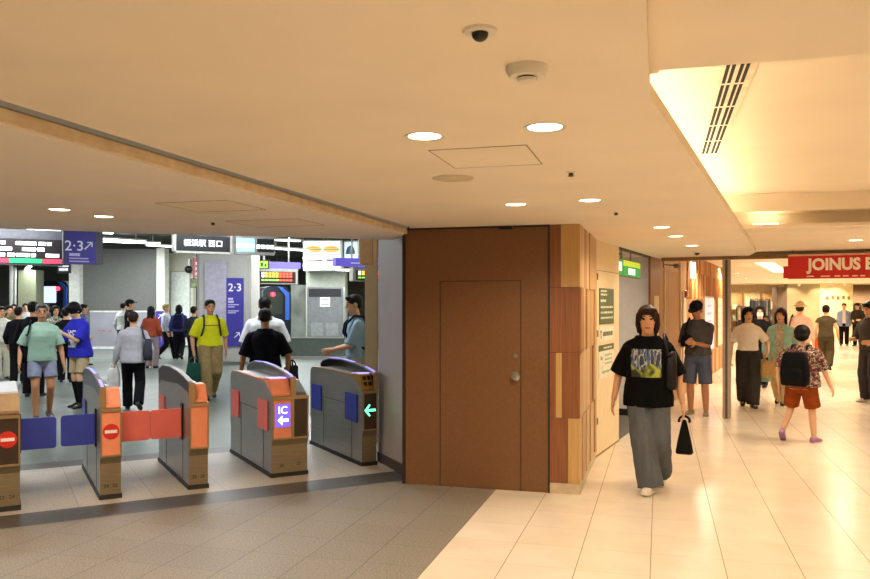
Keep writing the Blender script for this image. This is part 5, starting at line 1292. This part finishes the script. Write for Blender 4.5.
person('person in dark jacket looking down beside the light blue shirt', x, y, 1.72, -20, stand, ((.15, .22, 1.05), (-.12, .22, 1.02)), 3, (20, 0), 1.08,
       dict(mat=cloth('dark brown jacket', '#3a332c'), sleeve=.95, cuff=.07, loose=.04, hem=.85, name='jacket'), dict(mat=black_c, knee=.03, ankle=.04), dict(mat=shoe_k), ('short', hair_b), skin_l, .012)
x, y = spot_at(867.5, 34)
person('person in rust top partly hidden behind the dark jacket at the far end', x, y, 1.64, 10, stand, ((.25, .05, .82), (-.25, .05, .82)), 0, (0, 0), 1.0,
       dict(mat=cloth('rust top', '#8a5a38'), sleeve=.9, cuff=.07, loose=.03, hem=.85), dict(mat=char_c, knee=.03, ankle=.04), dict(mat=shoe_k), ('bob', hair_br), skin_l, .012)
x, y = spot_at(871, 13.3)
person('person in dark grey shirt cut off by the right edge of the picture', x, y, 1.70, -40, ((.10, .02, 0, 0), (-.10, 0, 0, 0)), ((.20, .22, 1.05), (-.18, .25, 1.08)), 2, (14, 0), 1.05,
       dict(mat=cloth('dark grey shirt', '#474340'), sleeve=.48, cuff=.075, loose=.035, hem=.90), dict(mat=cloth('dark slacks', '#3d3a3e'), knee=.04, ankle=.05), dict(mat=sneak_w), ('short', hair_b), skin, .009)

# -------- left: station hall
x, y = spot_at(42, 11.3)
mint = cloth('mint', '#94b3a2', var=.04)
mp = person('person in mint tee and grey denim shorts walking up to the blue flap gate', x, y, 1.67, 4, ((.10, -.06, 12, 0), (-.09, .12, 0, 0)), ((.28, .10, .84), (-.30, .08, .86)), 1, (2, -4), 1.0,
            dict(mat=mint, sleeve=.42, cuff=.08, loose=.035, hem=.88, name='tshirt'), dict(mat=jeans_g, cut=.34, hip=.03, knee=.045), dict(mat=M('dark trainer', '#3a3634', .6)), ('short', hair_g), skin_d, .008)
sling(mp, 'black shoulder bag on the person in the mint tee', black_c, -.235, .26, .42, .12, .86, -.10)
x, y = spot_at(80, 12.7)
bt_print = M('cloth white print', '#e6e3ea', .8)
bluep = printmat('white shirt print', ['#3033a8', '#e6e3ea', '#3033a8'], 12)
bp_ = person('person in bright blue tee, beige shorts and black knee socks looking at a phone', x, y, 1.70, -52, ((.09, .03, 0, 0), (-.08, -.05, 0, 0)), ((.05, .36, 1.22), (-.10, .34, 1.18)), 6, (26, 0), .98,
             dict(mat=cloth('bright blue', '#2f31b4', var=.04), sleeve=.47, cuff=.09, loose=.038, flare=.03, hem=.82, name='tshirt', print=(bluep, -.12, .10, .98, 1.26, 1)), dict(mat=cloth('beige shorts', '#b8a380'), cut=.42, hip=.03, knee=.045),
             dict(mat=shoe_k, sock=(black_c, .86)), ('bowl', hair_b), skin_l, .008)
ph = bp_['hand'][0].lerp(bp_['hand'][1], .5) + V((0, 0, .04))
tag(MB().box(-.036, .036, -.004, .004, -.07, .07).build('phone', M('dark phone', '#17181c', .2), None, bevel=.003, loc=ph, rotz=bp_['rz']), 'dark phone held by the person in the blue tee', 'phone')
x, y = spot_at(133, 12.4)
gw = person('person in pale grey long sleeved top walking away behind the coral flaps', x, y, 1.56, 176, ((.10, .20, 0, 0), (-.10, -.20, 26, 0)), ((.30, .06, .82), (-.30, .04, .86)), 2, (6, 0), 1.06,
            dict(mat=cloth('pale grey', '#aeabb4', var=.04), sleeve=.92, cuff=.07, loose=.035, hem=.84), dict(mat=black_c, knee=.03, ankle=.05), dict(mat=shoe_k), ('short', hair_br), skin, .0085)
handbag('plastic_bag', 'white plastic carrier bag in the hand of the person in pale grey', 'bag', gw['hand'][0] + V((0, 0, .12)), gw['rz'], .20, .30, .10, M('white plastic bag', '#d8d8d6', .5), .10, .8)
sling(gw, 'dark navy shoulder bag of the person in the pale grey top', cloth('slate bag', '#3a3c48'), -.25, .30, .34, .13, .88, -.02)
x, y = spot_at(210, 13.9)
yl = printmat('red chest print', ['#d8d620', '#8c3a20'], 10)
yellow = cloth('yellow', '#c4c11c', var=.03)
yp = person('person in bright yellow tee and khaki trousers walking towards the gates', x, y, 1.76, 12, ((.06, -.18, 26, 0), (-.09, .20, 0, 0)), ((.28, -.02, .84), (-.30, .10, .86)), 0, (4, 0), 1.16,
            dict(mat=yellow, sleeve=.45, cuff=.08, loose=.03, hem=.92, name='tshirt', print=(M('dark red print', '#8f4a1a', .8), -.13, .13, 1.245, 1.268, 1)), dict(mat=khaki, hip=.03, knee=.045, ankle=.06, fold=.02), dict(mat=shoe_k), ('short', hair_b), skin_d, .0085)
backpack(yp, 'dark backpack worn by the person in the yellow tee', char_c, .30, .44, .16, 1.0, back=.22)
handbag('carrier_bag', 'dark green carrier bag in the hand of the person in the yellow tee', 'bag', yp['hand'][1], yp['rz'], .26, .34, .10, cloth('dark green bag', '#1f4a3c'), .12, .8)
x, y = spot_at(265, 9.9)
nv = person('person in navy tee seen from behind just past the lit arrow gate', x, y, 1.60, 180, stand, ((.32, .06, .84), (-.30, .06, .88)), 4, (14, 0), 1.12,
            dict(mat=cloth('navy tee', '#14151f'), sleeve=.47, cuff=.085, loose=.035, hem=.85, name='tshirt'), dict(mat=cloth('dark slacks', '#3d3a3e'), knee=.035, ankle=.05), dict(mat=shoe_k), ('short', hair_b), skin_d, .0075)
handbag('umbrella_bag', 'slim black bag in the right hand of the person in the navy tee', 'bag', nv['hand'][0], nv['rz'], .10, .26, .06, black_c, .05, .7)
x, y = spot_at(265, 11.4)
wm = person('person in white shirt seen from behind ahead of the navy tee', x, y, 1.77, 176, walk(.15), ((.32, .06, .84), (-.34, .05, .84)), 0, (0, 0), 1.16,
            dict(mat=cloth('white shirt', '#d3d6dc', var=.03), sleeve=.5, cuff=.085, loose=.045, hem=.86), dict(mat=char_c, knee=.035, ankle=.05), dict(mat=shoe_k), ('short', hair_b), skin_d, .009)
handbag('briefcase', 'black bag carried by the person in the white shirt', 'bag', wm['hand'][1] + V((0, 0, .1)), wm['rz'] + 1.2, .36, .32, .12, black_c, .10, .95)
x, y = spot_at(357, 10.5)
lb = person('person in light blue shirt with a backpack facing left beside the cream column', x, y, 1.78, -84, stand, ((.06, .32, 1.02), (-.10, .30, 1.02)), 2, (8, 0), 1.0,
            dict(mat=cloth('light blue shirt', '#8ba5b6', var=.04), sleeve=.47, cuff=.08, loose=.035, hem=.92), dict(mat=cloth('stone trousers', '#b5ac9c'), knee=.035, ankle=.05), dict(mat=sneak_w), ('short', hair_b), skin, .0085)
backpack(lb, 'navy backpack worn by the person in the light blue shirt', navy_c, .28, .42, .15, .98, back=.20)

def far(label, px, d, h, fd, top, bot, hair=('short', None), **k):
    x, y = spot_at(px, d); k.setdefault('legs', stand); k.setdefault('hands', ((.25, .08, .85), (-.25, .08, .85)))
    return person(label, x, y, h, fd, top=top, bottom=bot, shoes=dict(mat=shoe_k), hair=hair, vox=.012, **k)
def tp(n, c, sl=.9, hem=.88): return dict(mat=cloth(n, c), sleeve=sl, cuff=.07, loose=.032, hem=hem)
bk = dict(mat=black_c, knee=.03, ankle=.045); ch = dict(mat=char_c, knee=.03, ankle=.045); jn = dict(mat=cloth('blue jeans', '#5b6f8c'), knee=.03, ankle=.045)
far('person in black cap and black top in profile before the printed hoarding', 130, 22.5, 1.78, 95, tp('black', '#141318'), bk, ('cap', hair_b, cap_k), wid=1.1)
far('dark haired person in pale coat half hidden behind the black cap', 123.5, 24, 1.72, 150, tp('pale coat', '#b9bab5'), ch)
lh = far('long haired person in rust red top seen from behind', 151, 20.5, 1.60, 165, tp('rust red', '#98452f'), dict(mat=cloth('pink grey skirt', '#8d7d80'), knee=.05, ankle=.06), ('long', hair_b), wid=.95)
far('fair haired person in a pale shirt beside the low blue 3 sign', 166, 24, 1.70, 80, tp('pale shirt', '#b9bdc4'), bk, ('short', hair_bl), legs=walk(.25))
bj = far('person in violet blue jacket walking away past the pale shutter door', 179, 23.8, 1.64, 172, tp('violet blue', '#3f3f7c'), bk, ('bob', hair_b), legs=walk(.12), wid=1.08)
backpack(bj, 'dark blue backpack on the violet blue jacket', cloth('dark blue bag', '#1d1f40'), .30, .42, .16, .98, back=.20)
far('dark clothed person partly hidden left of the yellow tee', 194, 20, 1.60, 150, tp('slate', '#33363f'), bk, ('short', hair_b))
dj = far('person in dark top and jeans half hidden right of the yellow tee', 223, 22, 1.72, 150, tp('plum black', '#2a2532'), jn, ('short', hair_b), wid=1.05)
far('person in lavender grey shirt in front of the grey shutter panel', 84, 21.5, 1.66, 100, tp('lavender grey', '#7c7d98', .5), ch)
far('person in white top at the left edge of the crowd', 2, 17.5, 1.60, 10, tp('white top', '#d5d2c8', .5), dict(mat=cloth('pale trousers', '#bdb8a4'), knee=.03, ankle=.05))
far('person in olive coat at the left of the crowd', 9.5, 19, 1.62, 20, tp('olive coat', '#4f4d2c', .9, .62), ch)
far('person in black suit left of the mint tee', 18.5, 16.5, 1.60, 165, tp('black', '#141318'), bk, wid=1.05)
far('person with white collar deep in the crowd', 25.5, 24, 1.68, 5, tp('grey white', '#9f9f9c'), ch)
far('tall person in black top right behind the mint tee', 33, 14.2, 1.70, 160, tp('black', '#141318'), bk, wid=1.1)
far('person in floral cream top between the mint tee and the blue tee', 55.5, 18.5, 1.62, 15, dict(mat=printmat('cream floral cloth', ['#2a2926', '#b9b39a', '#3a3a30', '#8c8a70'], 20), sleeve=.9, cuff=.07, loose=.03, hem=.86), bk, ('bob', hair_b))
far('dark clothed person right behind the phone of the blue tee', 66, 16.8, 1.58, 170, tp('black', '#141318'), bk, ('short', hair_b))
far('person in brown jacket far back near the green pillar', 14, 26, 1.66, 0, tp('brown jacket', '#6a5644'), ch, ('short', hair_b))
far('dark haired person far back beside the train windshield', 47, 26, 1.66, 10, tp('dark grey jacket', '#3c3c40'), bk, ('bob', hair_b))

# ------------------------------------------------------------------ camera, world, colour
cam = bpy.data.cameras.new('Camera'); cam.sensor_width = 36; cam.lens = 36*F/870; cam.shift_x = 0; cam.shift_y = (HY - 289.5)/870; cam.clip_end = 200
co = bpy.data.objects.new('Camera', cam); C.objects.link(co); co.location = (0, 0, HC); co.rotation_euler = (PI/2, 0, TH)
SC.camera = co
w = bpy.data.worlds.new('World'); SC.world = w; w.use_nodes = True
w.node_tree.nodes['Background'].inputs['Color'].default_value = (1, .8, .55, 1); w.node_tree.nodes['Background'].inputs['Strength'].default_value = .3
SC.view_settings.view_transform = 'Standard'; SC.view_settings.look = 'None'; SC.view_settings.gamma = 1; SC.view_settings.use_curve_mapping = False
SC.view_settings.exposure = 0.0
SC.cycles.use_denoising = True
SC.cycles.max_bounces = 10; SC.cycles.diffuse_bounces = 6; SC.cycles.sample_clamp_indirect = 8
